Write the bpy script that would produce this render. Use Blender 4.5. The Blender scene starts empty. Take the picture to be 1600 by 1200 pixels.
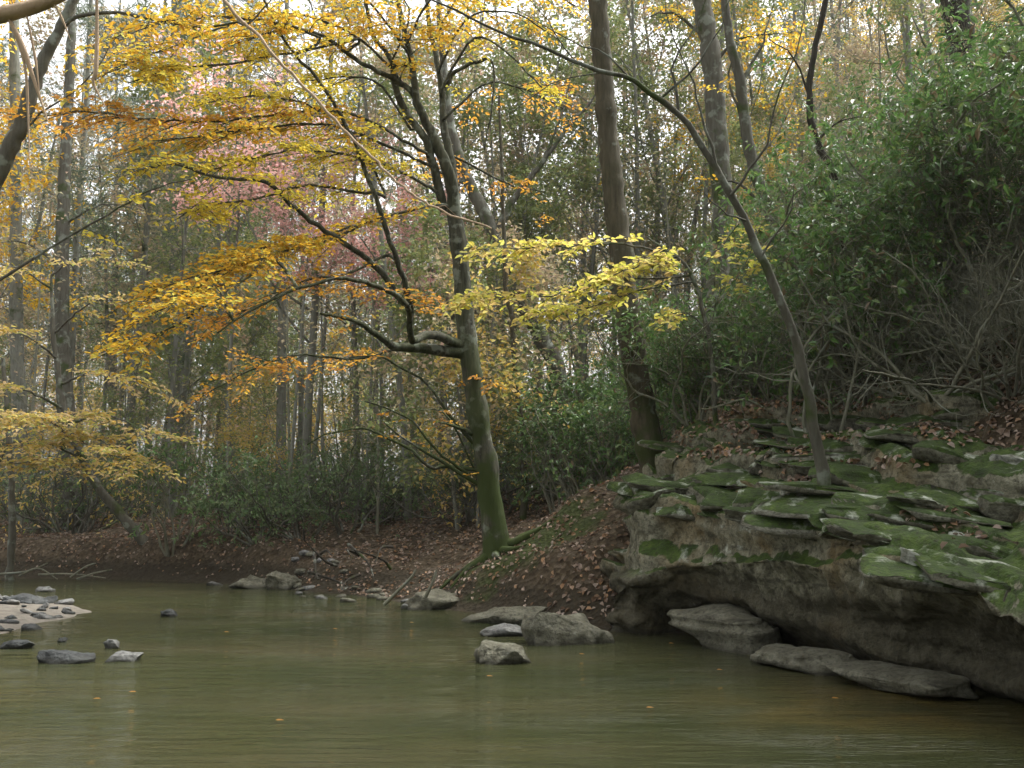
import bpy, bmesh, math, random
import numpy as np
from mathutils import Vector
from mathutils.bvhtree import BVHTree

SC = bpy.context.scene
COL = SC.collection
F, HOR, CAMZ = 1555.0, 815.0, 1.6            # focal length (photo pixels), eye level row, eye height
PITCH = math.atan((HOR - 600.0) / F)

# ------------------------------------------------------------------ camera
cd = bpy.data.cameras.new("camera"); cam = bpy.data.objects.new("camera", cd); COL.objects.link(cam)
cd.sensor_width = 36.0; cd.lens = 36.0 * F / 1600.0; cd.clip_start = 0.05; cd.clip_end = 2000
cam.location = (0, 0, CAMZ); cam.rotation_euler = (math.pi / 2 + PITCH, 0, 0)
SC.camera = cam

# ------------------------------------------------------------------ world, sun, exposure
SUN_EL, SUN_AZ = 56.0, 62.0                  # azimuth clockwise from +Y (the view direction)
w = bpy.data.worlds.new("World"); SC.world = w; w.use_nodes = True
nt = w.node_tree; nt.nodes.clear()
sky = nt.nodes.new('ShaderNodeTexSky'); sky.sky_type = 'NISHITA'; sky.sun_disc = False
sky.sun_elevation = math.radians(SUN_EL); sky.sun_rotation = math.radians(SUN_AZ)
sky.dust_density = 6.0; sky.air_density = 1.0; sky.ozone_density = 1.0
hs = nt.nodes.new('ShaderNodeHueSaturation'); hs.inputs['Saturation'].default_value = 0.1
bg = nt.nodes.new('ShaderNodeBackground'); bg.inputs[1].default_value = 0.15
ow = nt.nodes.new('ShaderNodeOutputWorld')
nt.links.new(sky.outputs[0], hs.inputs['Color']); nt.links.new(hs.outputs[0], bg.inputs[0]); nt.links.new(bg.outputs[0], ow.inputs[0])
sl = bpy.data.lights.new("sun", 'SUN'); so = bpy.data.objects.new("sun", sl); COL.objects.link(so)
sl.energy = 1.2; sl.angle = math.radians(25); sl.color = (1.0, 0.98, 0.88)
az, el = math.radians(SUN_AZ), math.radians(SUN_EL)
sd = Vector((math.sin(az) * math.cos(el), math.cos(az) * math.cos(el), math.sin(el)))
so.rotation_euler = sd.to_track_quat('Z', 'Y').to_euler()
SC.view_settings.view_transform = 'Standard'; SC.view_settings.look = 'None'
SC.view_settings.exposure = 1.72; SC.view_settings.gamma = 1.0
SC.cycles.use_denoising = True
SC.cycles.max_bounces = 6; SC.cycles.diffuse_bounces = 3; SC.cycles.glossy_bounces = 2
SC.cycles.transmission_bounces = 3; SC.cycles.transparent_max_bounces = 4; SC.cycles.volume_bounces = 0
SC.cycles.sample_clamp_indirect = 4.0
SC.cycles.caustics_reflective = False; SC.cycles.caustics_refractive = False

# ------------------------------------------------------------------ helpers
HAZE = 0.0003
CP, SP = math.cos(PITCH), math.sin(PITCH)
def ray(px, py):
    x = (px - 800.0) / F; y = (600.0 - py) / F
    return np.array([x, CP - y * SP, SP + y * CP])
def at(px, py, d):                            # photo pixel + distance ahead -> a point in the place
    r = ray(px, py); return np.array([0, 0, CAMZ]) + r * (d / r[1])
def onwater(px, py, z=0.0):
    r = ray(px, py); t = (z - CAMZ) / r[2]; return np.array([0, 0, CAMZ]) + r * t
def nrm(v):
    v = np.asarray(v, float); n = np.linalg.norm(v, axis=-1, keepdims=True); return v / np.maximum(n, 1e-9)
def _hash(i, j, k, s):
    n = (i * 374761393 + j * 668265263 + k * 2147483647 + s * 144665) & 0xFFFFFFFF
    n = ((n ^ (n >> 13)) * 1274126177) & 0xFFFFFFFF
    n = (n ^ (n >> 16)) & 0xFFFF
    return n / 32767.5 - 1.0
def vnoise(p, s=0):
    p = np.asarray(p, float); f = np.floor(p).astype(np.int64); u = p - f; u = u * u * (3 - 2 * u)
    i, j, k = f[..., 0], f[..., 1], f[..., 2]; r = 0
    for a in (0, 1):
        for b in (0, 1):
            for c in (0, 1):
                wgt = (u[..., 0] if a else 1 - u[..., 0]) * (u[..., 1] if b else 1 - u[..., 1]) * (u[..., 2] if c else 1 - u[..., 2])
                r = r + wgt * _hash(i + a, j + b, k + c, s)
    return r
def fbm(p, o=4, s=0):
    p = np.asarray(p, float); a, r = 1.0, 0
    for q in range(o):
        r = r + a * vnoise(p, s + q); p = p * 2.03 + 7.1; a *= 0.5
    return r
def spline(pts, n):                           # Catmull-Rom through the points, n samples
    P = np.asarray(pts, float)
    if len(P) == 2: P = np.array([P[0], P.mean(0), P[1]])
    Q = np.vstack([2 * P[0] - P[1], P, 2 * P[-1] - P[-2]])
    t = np.linspace(0, len(P) - 1 - 1e-6, n); i = t.astype(int); u = (t - i)[:, None]
    a, b, c, d = Q[i], Q[i + 1], Q[i + 2], Q[i + 3]
    return 0.5 * (2 * b + (c - a) * u + (2 * a - 5 * b + 4 * c - d) * u ** 2 + (3 * b - a - 3 * c + d) * u ** 3)

class MB:                                     # collects quads, links them as ONE mesh object
    def __init__(s): s.V = []; s.Q = []; s.n = 0
    def add(s, v, q):
        s.V.append(np.asarray(v, float)); s.Q.append(np.asarray(q, np.int64) + s.n); s.n += len(v)
    def tube(s, pts, rad, sides=6):
        P = np.asarray(pts, float); n = len(P); R = np.broadcast_to(np.asarray(rad, float), (n,))
        T = nrm(np.gradient(P, axis=0)); m = np.abs(T.mean(0)); ref = np.eye(3)[int(np.argmin(m))]
        A = nrm(np.cross(T, ref)); B = np.cross(T, A)
        th = np.arange(sides) * 2 * math.pi / sides
        v = P[:, None] + R[:, None, None] * (np.cos(th)[None, :, None] * A[:, None] + np.sin(th)[None, :, None] * B[:, None])
        i = np.arange(n - 1)[:, None] * sides; k = np.arange(sides)[None]; k2 = (k + 1) % sides
        q = np.stack([i + k, i + k2, i + sides + k2, i + sides + k], -1).reshape(-1, 4)
        s.add(v.reshape(-1, 3), q)
    def mesh(s, name, mat, smooth=True):
        V = np.concatenate(s.V); Q = np.concatenate(s.Q)
        me = bpy.data.meshes.new(name)
        me.vertices.add(len(V)); me.vertices.foreach_set('co', V.astype(np.float32).ravel())
        me.loops.add(len(Q) * 4); me.loops.foreach_set('vertex_index', Q.astype(np.int32).ravel())
        me.polygons.add(len(Q)); me.polygons.foreach_set('loop_start', np.arange(len(Q), dtype=np.int32) * 4)
        me.polygons.foreach_set('use_smooth', np.full(len(Q), smooth))
        me.update(calc_edges=True); me.materials.append(mat); return me
    def build(s, name, mat, parent=None, smooth=True):
        o = bpy.data.objects.new(name, s.mesh(name, mat, smooth)); COL.objects.link(o)
        if parent is not None: o.parent = parent
        return o
class Leaves(MB):
    def put(s, P, D, N, L, W, fold=0.25, simple=False):
        P = np.atleast_2d(P); n = len(P)
        if n == 0: return
        D = nrm(np.broadcast_to(D, (n, 3))); N = np.broadcast_to(N, (n, 3)); S = nrm(np.cross(D, N)); N = np.cross(S, D)
        L = np.broadcast_to(L, (n,))[:, None]; W = np.broadcast_to(W, (n,))[:, None] * 0.5
        b = P; t = P + D * L - N * L * 0.08; up = N * W * fold * 2
        if simple:
            m = P + D * L * 0.45
            v = np.stack([b, m + S * W + up, t, m - S * W + up], 1)
            q = np.arange(n)[:, None] * 4 + np.arange(4)[None]
        else:
            m1 = P + D * L * 0.3; m2 = P + D * L * 0.68
            v = np.stack([b, m1 + S * W + up, m2 + S * W * .82 + up * .8, t, m2 - S * W * .82 + up * .8, m1 - S * W + up], 1)
            q = (np.arange(n)[:, None, None] * 6 + np.array([[0, 1, 2, 3], [0, 3, 4, 5]])[None]).reshape(-1, 4)
        s.add(v.reshape(-1, 3), q)

def tag(o, label=None, cat=None, group=None, kind=None):
    if label: o['label'] = label
    if cat: o['category'] = cat
    if group: o['group'] = group
    if kind: o['kind'] = kind
    return o
def empty(name, loc=(0, 0, 0)):
    o = bpy.data.objects.new(name, None); COL.objects.link(o); o.location = tuple(loc); return o
def thing(name, label, cat, group=None): return tag(empty(name), label, cat, group)
def copy_tree(o, parent=None):
    c = o.copy(); COL.objects.link(c)
    if parent is not None: c.parent = parent
    for ch in list(o.children): copy_tree(ch, c)
    return c

# ------------------------------------------------------------------ materials
class NM:
    def __init__(s, name):
        s.m = bpy.data.materials.new(name); s.m.use_nodes = True; s.t = s.m.node_tree
        s.b = s.t.nodes['Principled BSDF']; s.out = s.t.nodes['Material Output']
    def n(s, typ, **kw):
        nd = s.t.nodes.new(typ)
        for k, v in kw.items():
            if k.startswith('i_'):
                key = k[2:].replace('_', ' ')
                nd.inputs[int(key) if key.isdigit() else key].default_value = v
            else: setattr(nd, k, v)
        return nd
    def l(s, a, b): s.t.links.new(a, b)
    def noise(s, scale, detail=4, rough=0.55, vec=None):
        nd = s.n('ShaderNodeTexNoise', i_Scale=scale, i_Detail=detail, i_Roughness=rough)
        s.l(vec if vec is not None else s.obj(), nd.inputs['Vector']); return nd.outputs['Fac']
    def obj(s):
        if not hasattr(s, 'tc'): s.tc = s.n('ShaderNodeTexCoord')
        return s.tc.outputs['Object']
    def mapped(s, scale):
        mp = s.n('ShaderNodeMapping'); mp.inputs['Scale'].default_value = scale; s.l(s.obj(), mp.inputs['Vector']); return mp.outputs[0]
    def ramp(s, fac, stops, interp='LINEAR'):
        r = s.n('ShaderNodeValToRGB'); cr = r.color_ramp; cr.interpolation = interp
        while len(cr.elements) < len(stops): cr.elements.new(0.5)
        for e, (p, c) in zip(cr.elements, stops):
            e.position = p; e.color = (c[0], c[1], c[2], 1) if hasattr(c, '__len__') else (c, c, c, 1)
        s.l(fac, r.inputs[0]); return r.outputs[0]
    def mix(s, fac, a, b):
        m = s.n('ShaderNodeMix', data_type='RGBA')
        for sock, v in ((m.inputs[0], fac), (m.inputs[6], a), (m.inputs[7], b)):
            if hasattr(v, 'is_linked'): s.l(v, sock)
            elif hasattr(v, '__len__'): sock.default_value = (*v[:3], 1)
            else: sock.default_value = v
        return m.outputs[2]
    def math(s, op, a, b=0.0):
        m = s.n('ShaderNodeMath', operation=op)
        for sock, v in ((m.inputs[0], a), (m.inputs[1], b)):
            if hasattr(v, 'is_linked'): s.l(v, sock)
            else: sock.default_value = v
        return m.outputs[0]
    def bump(s, h, strength=0.5, dist=0.02):
        b = s.n('ShaderNodeBump', i_Strength=strength, i_Distance=dist); s.l(h, b.inputs['Height']); s.l(b.outputs[0], s.b.inputs['Normal']); return b
    def col(s, c): s.l(c, s.b.inputs['Base Color'])

def leaf_mat(name, stops, rough=0.5, trans=0.35, spec=0.4):
    M = NM(name); g = M.n('ShaderNodeNewGeometry'); n = len(stops)
    c = M.ramp(g.outputs['Random Per Island'], [(i / max(1, n - 1) * 0.96 + 0.02, s) for i, s in enumerate(stops)])
    big = M.noise(0.7, 3); c2 = M.n('ShaderNodeHueSaturation'); M.l(c, c2.inputs['Color'])
    M.l(M.ramp(big, [(0.3, 0.75), (0.7, 1.2)]), c2.inputs['Value'])
    M.col(c2.outputs[0]); M.b.inputs['Roughness'].default_value = rough
    M.b.inputs['Specular IOR Level'].default_value = spec
    tr = M.n('ShaderNodeBsdfTranslucent'); M.l(c2.outputs[0], tr.inputs[0])
    mx = M.n('ShaderNodeMixShader'); mx.inputs[0].default_value = trans
    M.l(M.b.outputs[0], mx.inputs[1]); M.l(tr.outputs[0], mx.inputs[2]); M.l(mx.outputs[0], M.out.inputs[0])
    return M.m
def bark_mat(name, c0, c1, moss=0.0, lichen=0.0, mossz=None):
    M = NM(name); v = M.mapped((14, 14, 2.2)); n1 = M.noise(1.0, 5, .6, v); n2 = M.noise(1.6, 4)
    c = M.ramp(n1, [(0.3, c0), (0.7, c1)])
    if lichen: c = M.mix(M.ramp(M.noise(3.3, 4), [(0.62 - lichen * .2, 0.0), (0.7 - lichen * .2, 0.8)]), c, (0.22, 0.24, 0.2))
    if moss:
        f = M.ramp(n2, [(0.62 - moss * .3, 0.0), (0.72 - moss * .3, 0.9)])
        if mossz:
            sx = M.n('ShaderNodeSeparateXYZ'); M.l(M.obj(), sx.inputs[0])
            mr = M.n('ShaderNodeMapRange'); mr.inputs[1].default_value = mossz[0]; mr.inputs[2].default_value = mossz[1]
            mr.inputs[3].default_value = 1.0; mr.inputs[4].default_value = 0.12; M.l(sx.outputs[2], mr.inputs[0])
            f = M.math('MULTIPLY', f, mr.outputs[0])
        c = M.mix(f, c, (0.045, 0.065, 0.015))
    M.col(c); M.b.inputs['Roughness'].default_value = 0.9; M.b.inputs['Specular IOR Level'].default_value = 0.2
    M.bump(n1, 0.6, 0.03); return M.m

BK_BEECH = bark_mat('bark_smooth_grey', (0.02, 0.02, 0.014), (0.115, 0.113, 0.08), .75, .3, (2.5, 6.5))
BK_GREY = bark_mat('bark_grey', (0.07, 0.065, 0.05), (0.13, 0.125, 0.1), .25, .4)
BK_BROWN = bark_mat('bark_brown', (0.05, 0.043, 0.028), (0.11, 0.097, 0.066), .35, .1, (2, 7))
BK_DARK = bark_mat('bark_dark', (0.025, 0.022, 0.017), (0.06, 0.052, 0.04), .2, .1)
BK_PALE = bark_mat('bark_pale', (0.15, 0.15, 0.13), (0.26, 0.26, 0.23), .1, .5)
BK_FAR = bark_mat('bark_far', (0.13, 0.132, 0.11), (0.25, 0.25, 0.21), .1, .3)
BK_DRY = bark_mat('dry_stalk', (0.42, 0.3, 0.2), (0.62, 0.47, 0.34))
BK_TWIG = bark_mat('grey_twigs', (0.12, 0.12, 0.086), (0.25, 0.245, 0.185), .15, .3)
LF_GOLD = leaf_mat('leaf_gold', [(0.62, 0.36, 0.03), (0.72, 0.45, 0.04), (0.75, 0.53, 0.06), (0.6, 0.29, 0.03), (0.7, 0.56, 0.1), (0.5, 0.48, 0.1)], trans=.66)
LF_YEL = leaf_mat('leaf_yellow', [(0.7, 0.54, 0.05), (0.76, 0.6, 0.08), (0.58, 0.55, 0.1), (0.7, 0.47, 0.04)], trans=.66)
LF_ORG = leaf_mat('leaf_orange', [(0.56, 0.26, 0.04), (0.66, 0.37, 0.04), (0.55, 0.26, 0.08), (0.68, 0.45, 0.07)], trans=.66)
LF_LEMON = leaf_mat('leaf_lemon', [(0.68, 0.6, 0.12), (0.58, 0.58, 0.1), (0.7, 0.5, 0.2), (0.62, 0.62, 0.16)], trans=.6)
LF_TAN = leaf_mat('leaf_tan', [(0.6, 0.45, 0.16), (0.64, 0.48, 0.27), (0.5, 0.46, 0.12), (0.6, 0.38, 0.08), (0.38, 0.42, 0.12)], trans=.55)
LF_PINK = leaf_mat('leaf_pink', [(0.85, 0.48, 0.47), (0.86, 0.58, 0.54), (0.74, 0.4, 0.34), (0.88, 0.64, 0.58)], trans=.65)
LF_RUST = leaf_mat('leaf_rust', [(0.38, 0.31, 0.19), (0.48, 0.38, 0.24), (0.36, 0.34, 0.22), (0.5, 0.44, 0.24), (0.52, 0.36, 0.28)], trans=.4)
LF_OLIVE = leaf_mat('leaf_olive', [(0.2, 0.26, 0.1), (0.28, 0.32, 0.12), (0.17, 0.23, 0.11), (0.38, 0.36, 0.13)], trans=.4)
LF_PINE = leaf_mat('pine_needles', [(0.1, 0.14, 0.08), (0.13, 0.17, 0.1), (0.16, 0.19, 0.12)], trans=.25)
LF_LAUREL = leaf_mat('laurel_leaf', [(0.06, 0.12, 0.036), (0.095, 0.185, 0.05), (0.135, 0.25, 0.065), (0.075, 0.14, 0.05), (0.2, 0.27, 0.085), (0.12, 0.22, 0.06), (0.2, 0.14, 0.08)], rough=.38, trans=.4, spec=.6)
LF_SHRUB = leaf_mat('shrub_leaf', [(0.1, 0.17, 0.06), (0.14, 0.22, 0.08), (0.18, 0.22, 0.1), (0.11, 0.18, 0.08)], trans=.4)
LF_LITTER = leaf_mat('fallen_leaf', [(0.15, 0.095, 0.06), (0.26, 0.19, 0.145), (0.36, 0.285, 0.235), (0.19, 0.11, 0.06), (0.12, 0.08, 0.055), (0.38, 0.22, 0.11), (0.3, 0.24, 0.2)], trans=.1, rough=.6)

def ground_mat():
    M = NM('leafy_ground'); p = M.noise(0.8, 5); f = M.noise(9.0, 6, .7)
    vo = M.n('ShaderNodeTexVoronoi', i_Scale=11.0); M.l(M.obj(), vo.inputs['Vector'])
    leaf = M.ramp(vo.outputs['Color'], [(0.1, (0.04, 0.03, 0.018)), (0.45, (0.09, 0.068, 0.042)), (0.75, (0.15, 0.118, 0.08)), (0.95, (0.2, 0.16, 0.12))])
    c = M.mix(M.ramp(f, [(0.35, 0.75), (0.65, 0.1)]), leaf, (0.035, 0.024, 0.015))
    sx = M.n('ShaderNodeSeparateXYZ'); M.l(M.obj(), sx.inputs[0])
    mr = M.n('ShaderNodeMapRange'); mr.inputs[1].default_value = 0.55; mr.inputs[2].default_value = 0.8; mr.inputs[3].default_value = 1; mr.inputs[4].default_value = 0
    M.l(M.math('ADD', sx.outputs[2], M.math('MULTIPLY', p, 0.3)), mr.inputs[0])
    c = M.mix(M.math('MULTIPLY', mr.outputs[0], 0.85), c, (0.034, 0.028, 0.018))      # bare soil of the cut bank
    # moss round the foot of the leaning beech
    d = M.n('ShaderNodeVectorMath', operation='DISTANCE'); M.l(M.obj(), d.inputs[0]); d.inputs[1].default_value = (0.7, 19.6, 0.9)
    mm = M.n('ShaderNodeMapRange'); mm.inputs[1].default_value = 0.7; mm.inputs[2].default_value = 2.6; mm.inputs[3].default_value = 1; mm.inputs[4].default_value = 0
    M.l(d.outputs['Value'], mm.inputs[0])
    mk = M.ramp(M.math('ADD', M.math('MULTIPLY', mm.outputs[0], 0.55), M.noise(1.7, 5)), [(0.74, 0), (0.9, 0.85)])
    c = M.mix(mk, c, M.ramp(M.noise(20, 3), [(0.3, (0.018, 0.027, 0.007)), (0.7, (0.05, 0.07, 0.016))]))
    M.col(c); M.b.inputs['Roughness'].default_value = 0.95; M.b.inputs['Specular IOR Level'].default_value = 0.15
    M.bump(M.math('ADD', f, vo.outputs['Distance']), 0.8, 0.06); return M.m
def rock_mat(name, base, stain, moss=0.5, lichen=0.5, ochre=0.0, mossz=False):
    M = NM(name); g = M.n('ShaderNodeNewGeometry'); sx = M.n('ShaderNodeSeparateXYZ'); M.l(g.outputs['Normal'], sx.inputs[0])
    n1 = M.noise(1.3, 7, .62); n2 = M.noise(6, 6, .65); v = M.mapped((1.2, 1.2, 7)); st = M.noise(1.5, 5, .6, v)
    ps0 = M.n('ShaderNodeSeparateXYZ'); M.l(M.obj(), ps0.inputs[0])
    c = M.mix(M.ramp(n2, [(0.35, 0.0), (0.62, 1.0)]), stain, base)
    if ochre: c = M.mix(M.ramp(M.noise(0.9, 4), [(0.5, 0.0), (0.66, ochre)]), c, (0.17, 0.1, 0.025))
    c = M.mix(M.ramp(st, [(0.55, 0.0), (0.68, 0.7)]), c, tuple(x * 0.35 for x in stain))
    if moss:
        up = M.math('ADD', M.math('MULTIPLY', sx.outputs[2], 0.9), M.math('ADD', M.math('MULTIPLY', n1, .75), M.math('MULTIPLY', M.noise(7, 5, .7), .25)))
        mk = M.ramp(up, [(1.12 - moss * .26, 0.0), (1.22 - moss * .26, 1.0)])
        zz = M.n('ShaderNodeSeparateXYZ'); M.l(M.obj(), zz.inputs[0])
        if mossz: mk = M.math('MULTIPLY', mk, M.ramp(zz.outputs[2], [(0.75, 0.0), (0.95, 1.0)]))
        mc = M.ramp(M.noise(3.1, 6, .7), [(0.3, (0.012, 0.022, 0.005)), (0.5, (0.036, 0.062, 0.01)), (0.75, (0.09, 0.13, 0.025))])
        c = M.mix(mk, c, mc)
    if lichen:
        lk = M.ramp(M.noise(2.3, 5, .65), [(0.66 - lichen * .12, 0.0), (0.78 - lichen * .12, 1.0)])
        upm = M.ramp(sx.outputs[2], [(-.2, 0.0), (0.1, .9)]) if moss else 0.8
        if mossz: upm = M.math('MULTIPLY', upm, M.ramp(ps0.outputs[2], [(0.75, 0.0), (0.95, 1.0)]))
        lk = M.math('MULTIPLY', lk, upm); c = M.mix(lk, c, (0.42, 0.44, 0.38))
    if mossz:                                   # shade of the underside painted into the colour, low on the rock
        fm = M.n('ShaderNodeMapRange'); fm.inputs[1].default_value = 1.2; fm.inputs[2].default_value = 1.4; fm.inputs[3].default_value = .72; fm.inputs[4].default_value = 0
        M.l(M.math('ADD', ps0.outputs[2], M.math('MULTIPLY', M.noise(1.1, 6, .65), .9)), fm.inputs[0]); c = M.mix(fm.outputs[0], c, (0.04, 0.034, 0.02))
    c = M.mix(M.ramp(M.noise(17, 5, .7), [(0.34, 0.75), (0.5, 0.0)]), c, tuple(x * .3 for x in stain))
    ps = M.n('ShaderNodeSeparateXYZ'); M.l(g.outputs['Position'], ps.inputs[0])
    wet = M.ramp(M.math('ADD', ps.outputs[2], M.math('MULTIPLY', n1, .08)), [(0.06, 1.0), (0.13, 0.0)])      # wet band at the waterline
    c = M.mix(M.math('MULTIPLY', wet, .7), c, (0.018, 0.017, 0.011))
    M.col(c); M.b.inputs['Roughness'].default_value = 0.85; M.b.inputs['Specular IOR Level'].default_value = 0.25
    M.bump(M.math('ADD', n2, M.noise(26, 4)), 0.7, 0.04); return M.m
def water_mat():
    M = NM('stream_water'); v = M.mapped((0.5, 1.5, 1.0)); v2 = M.mapped((1.3, 6.0, 1.0))
    lo = M.noise(0.35, 3, .5, v)
    c = M.ramp(lo, [(0.3, (0.03, 0.037, 0.015)), (0.5, (0.042, 0.046, 0.02)), (0.7, (0.058, 0.054, 0.026))])
    d = M.n('ShaderNodeVectorMath', operation='DISTANCE'); M.l(M.obj(), d.inputs[0]); d.inputs[1].default_value = (3.2, 9.0, 0)
    mr = M.n('ShaderNodeMapRange'); mr.inputs[1].default_value = .5; mr.inputs[2].default_value = 2.0; mr.inputs[3].default_value = 1; mr.inputs[4].default_value = 0; M.l(d.outputs['Value'], mr.inputs[0])
    M.col(M.mix(M.math('MULTIPLY', mr.outputs[0], M.ramp(M.noise(1.5, 4), [(.35, .2), (.6, .9)])), c, (0.09, 0.068, 0.022)))      # sandy shallow by the outcrop
    M.b.inputs['Roughness'].default_value = 0.035; M.b.inputs['IOR'].default_value = 1.33
    patch = M.ramp(M.noise(0.5, 3, .6, v), [(0.42, 0.25), (0.62, 1.0)])
    h = M.math('ADD', M.math('MULTIPLY', M.noise(1.2, 2, .5, v2), 1.0), M.math('MULTIPLY', M.math('MULTIPLY', M.noise(5.0, 3, .6, v2), 0.7), patch))
    M.bump(h, 0.45, 0.06); return M.m
M_GROUND = ground_mat(); M_WATER = water_mat()
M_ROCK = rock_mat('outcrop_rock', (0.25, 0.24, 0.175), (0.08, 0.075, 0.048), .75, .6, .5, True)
M_LEDGE = rock_mat('ledge_rock', (0.17, 0.165, 0.125), (0.07, 0.065, 0.045), 1.5, 1.1)
M_LEDGE2 = rock_mat('ledge_rock_bare', (0.24, 0.235, 0.19), (0.1, 0.095, 0.065), 1.0, 1.1)
M_WHITE = rock_mat('white_lichen_rock', (0.3, 0.31, 0.27), (0.14, 0.14, 0.11), .3, 1.6)
M_STONE = rock_mat('stream_stone', (0.17, 0.165, 0.125), (0.085, 0.08, 0.055), 0, .15)
M_SLATE = rock_mat('slate_stone', (0.085, 0.09, 0.09), (0.04, 0.042, 0.042), 0, 0)
M_SLATE2 = rock_mat('slate_pale', (0.24, 0.24, 0.23), (0.12, 0.12, 0.115), 0, 0)
def sand_mat():
    M = NM('sand'); M.col(M.ramp(M.noise(5, 6, .7), [(0.3, (0.1, 0.088, 0.07)), (0.7, (0.25, 0.22, 0.18))]))
    M.b.inputs['Roughness'].default_value = 0.95; M.bump(M.math('ADD', M.noise(40, 4), M.noise(9, 5)), 0.8, 0.05); return M.m
M_SAND = sand_mat()

# ------------------------------------------------------------------ terrain
UNDER = np.array([1.3, .7, 0])
def W(x, y): return np.array([x, y, 0.0])
#          point                     bank h, bank w, slope, reach
SHORE = [(W(9, -14), 1.6, 1.2, .6, 40), (W(6.2, -2), 1.6, 1.2, .6, 40), (W(6.3, 4.4), 1.6, 1.2, .6, 40),
         (onwater(1600, 1140) + UNDER, 1.5, 1.3, .62, 40), (onwater(1470, 1092) + UNDER, 1.5, 1.4, .62, 40), (onwater(1340, 1064) + UNDER, 1.5, 1.4, .6, 40),
         (onwater(1200, 1030) + UNDER, 1.4, 1.6, .57, 38), (onwater(1060, 1000) + UNDER, 1.1, 1.6, .52, 34), (onwater(960, 988), .9, 1.6, .47, 30),
         (onwater(850, 975), .85, 1.1, .58, 24), (onwater(740, 957), .8, .9, .54, 22), (onwater(640, 946), .5, 1.0, .42, 20),
         (onwater(560, 933), .45, 1.6, .3, 20), (onwater(430, 919), .8, 1.2, .2, 22), (onwater(340, 911), 1.15, 1.0, .1, 30),
         (onwater(200, 906), 1.2, 1.1, .07, 36), (onwater(0, 903), 1.1, 1.5, .06, 40), (W(-34, 31), 1.1, 1.6, .06, 40), (W(-160, 50), 1.1, 1.6, .05, 40)]
SP_ = np.array([s[0][:2] for s in SHORE]); SA = np.array([s[1:] for s in SHORE], float)
def shore(x, y):                              # signed distance inland and the bank's shape there
    q = np.stack([x, y], -1); best = np.full(x.shape, 1e9); att = np.zeros(x.shape + (4,)); sgn = np.ones(x.shape)
    for i in range(len(SP_) - 1):
        a, b = SP_[i], SP_[i + 1]; ab = b - a
        t = np.clip(((q - a) @ ab) / (ab @ ab), 0, 1); c = a + t[..., None] * ab
        d = np.linalg.norm(q - c, axis=-1); m = d < best - 1e-9
        cr = ab[0] * (q[..., 1] - a[1]) - ab[1] * (q[..., 0] - a[0])
        best = np.where(m, d, best); sgn = np.where(m, np.where(cr < 0, 1.0, -1.0), sgn)
        at_ = SA[i] + t[..., None] * (SA[i + 1] - SA[i]); att = np.where(m[..., None], at_, att)
    return best * sgn, att
def sstep(t): t = np.clip(t, 0, 1); return t * t * (3 - 2 * t)
def height(x, y):
    x = np.asarray(x, float); y = np.asarray(y, float); s, a = shore(x, y)
    wob = 0.35 * vnoise(np.stack([x * .8, y * .8, x * 0], -1), 3)
    s2 = s + wob * np.clip(s, 0, 1)
    z = a[..., 0] * sstep(s2 / a[..., 1]); e = np.maximum(s2 - a[..., 1] * .7, 0)
    z = z + a[..., 2] * np.minimum(e, a[..., 3]) - 0.03 * np.maximum(e - a[..., 3], 0)
    z = z + np.clip(s, 0, 3) / 3 * (0.22 * fbm(np.stack([x * .35, y * .35, x * 0], -1), 4, 11) + 0.1 * fbm(np.stack([x * 1.7, y * 1.7, x * 0], -1), 4, 17))
    # the steep hill at the right runs along the line of sight
    xt = 5.6 - .17 * np.clip(y - 10, -10, 34); zh = 2.0 + .95 * (x - xt) + .5 * fbm(np.stack([x * .2, y * .2, x * 0], -1), 3, 13)
    zh = np.where(zh > 16, 16 + 8 * np.tanh((zh - 16) / 8), zh); k = .5
    z = np.where(s > 1.0, np.logaddexp(z / k, zh / k) * k - (k * .69 * np.exp(-np.abs(z - zh))), z)
    z = np.where(s < 0, -0.8 * sstep(-s / 1.2), z)
    # low near-left bank behind the gravel bar
    lb = sstep((-9.5 - x) / 5.0) * sstep((24.0 - y) / 3.0)
    return np.where(s < 0, z + lb * 1.7, z)
def gz(x, y): return float(height(np.array([x]), np.array([y]))[0])

u = np.linspace(-1, 1, 420); gx = np.sinh(u * 4.4) / np.sinh(4.4) * 170
v = np.linspace(0, 1, 460); gy = -26 + np.where(v < .78, v / .78 * 76, 76 + (np.maximum(v - .78, 0) / .22) ** 2.2 * 150)
X, Y = np.meshgrid(gx, gy, indexing='ij'); Z = height(X, Y)
mb = MB(); ni, nj = X.shape; ii = (np.arange(ni - 1)[:, None] * nj + np.arange(nj - 1)[None]).ravel()
mb.add(np.stack([X, Y, Z], -1).reshape(-1, 3), np.stack([ii, ii + nj, ii + nj + 1, ii + 1], -1))
ground = tag(mb.build('ground', M_GROUND), kind='structure')

# stream water: a gently waved sheet
wx = np.linspace(-70, 14, 300); wy = np.linspace(-16, 40, 300); X, Y = np.meshgrid(wx, wy, indexing='ij')
Z = 0.006 * fbm(np.stack([X * .9, Y * 2.2, X * 0], -1), 3, 5)
mb = MB(); ii = (np.arange(299)[:, None] * 300 + np.arange(299)[None]).ravel()
mb.add(np.stack([X, Y, Z], -1).reshape(-1, 3), np.stack([ii, ii + 300, ii + 301, ii + 1], -1))
tag(mb.build('stream_water', M_WATER), kind='structure')

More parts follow.
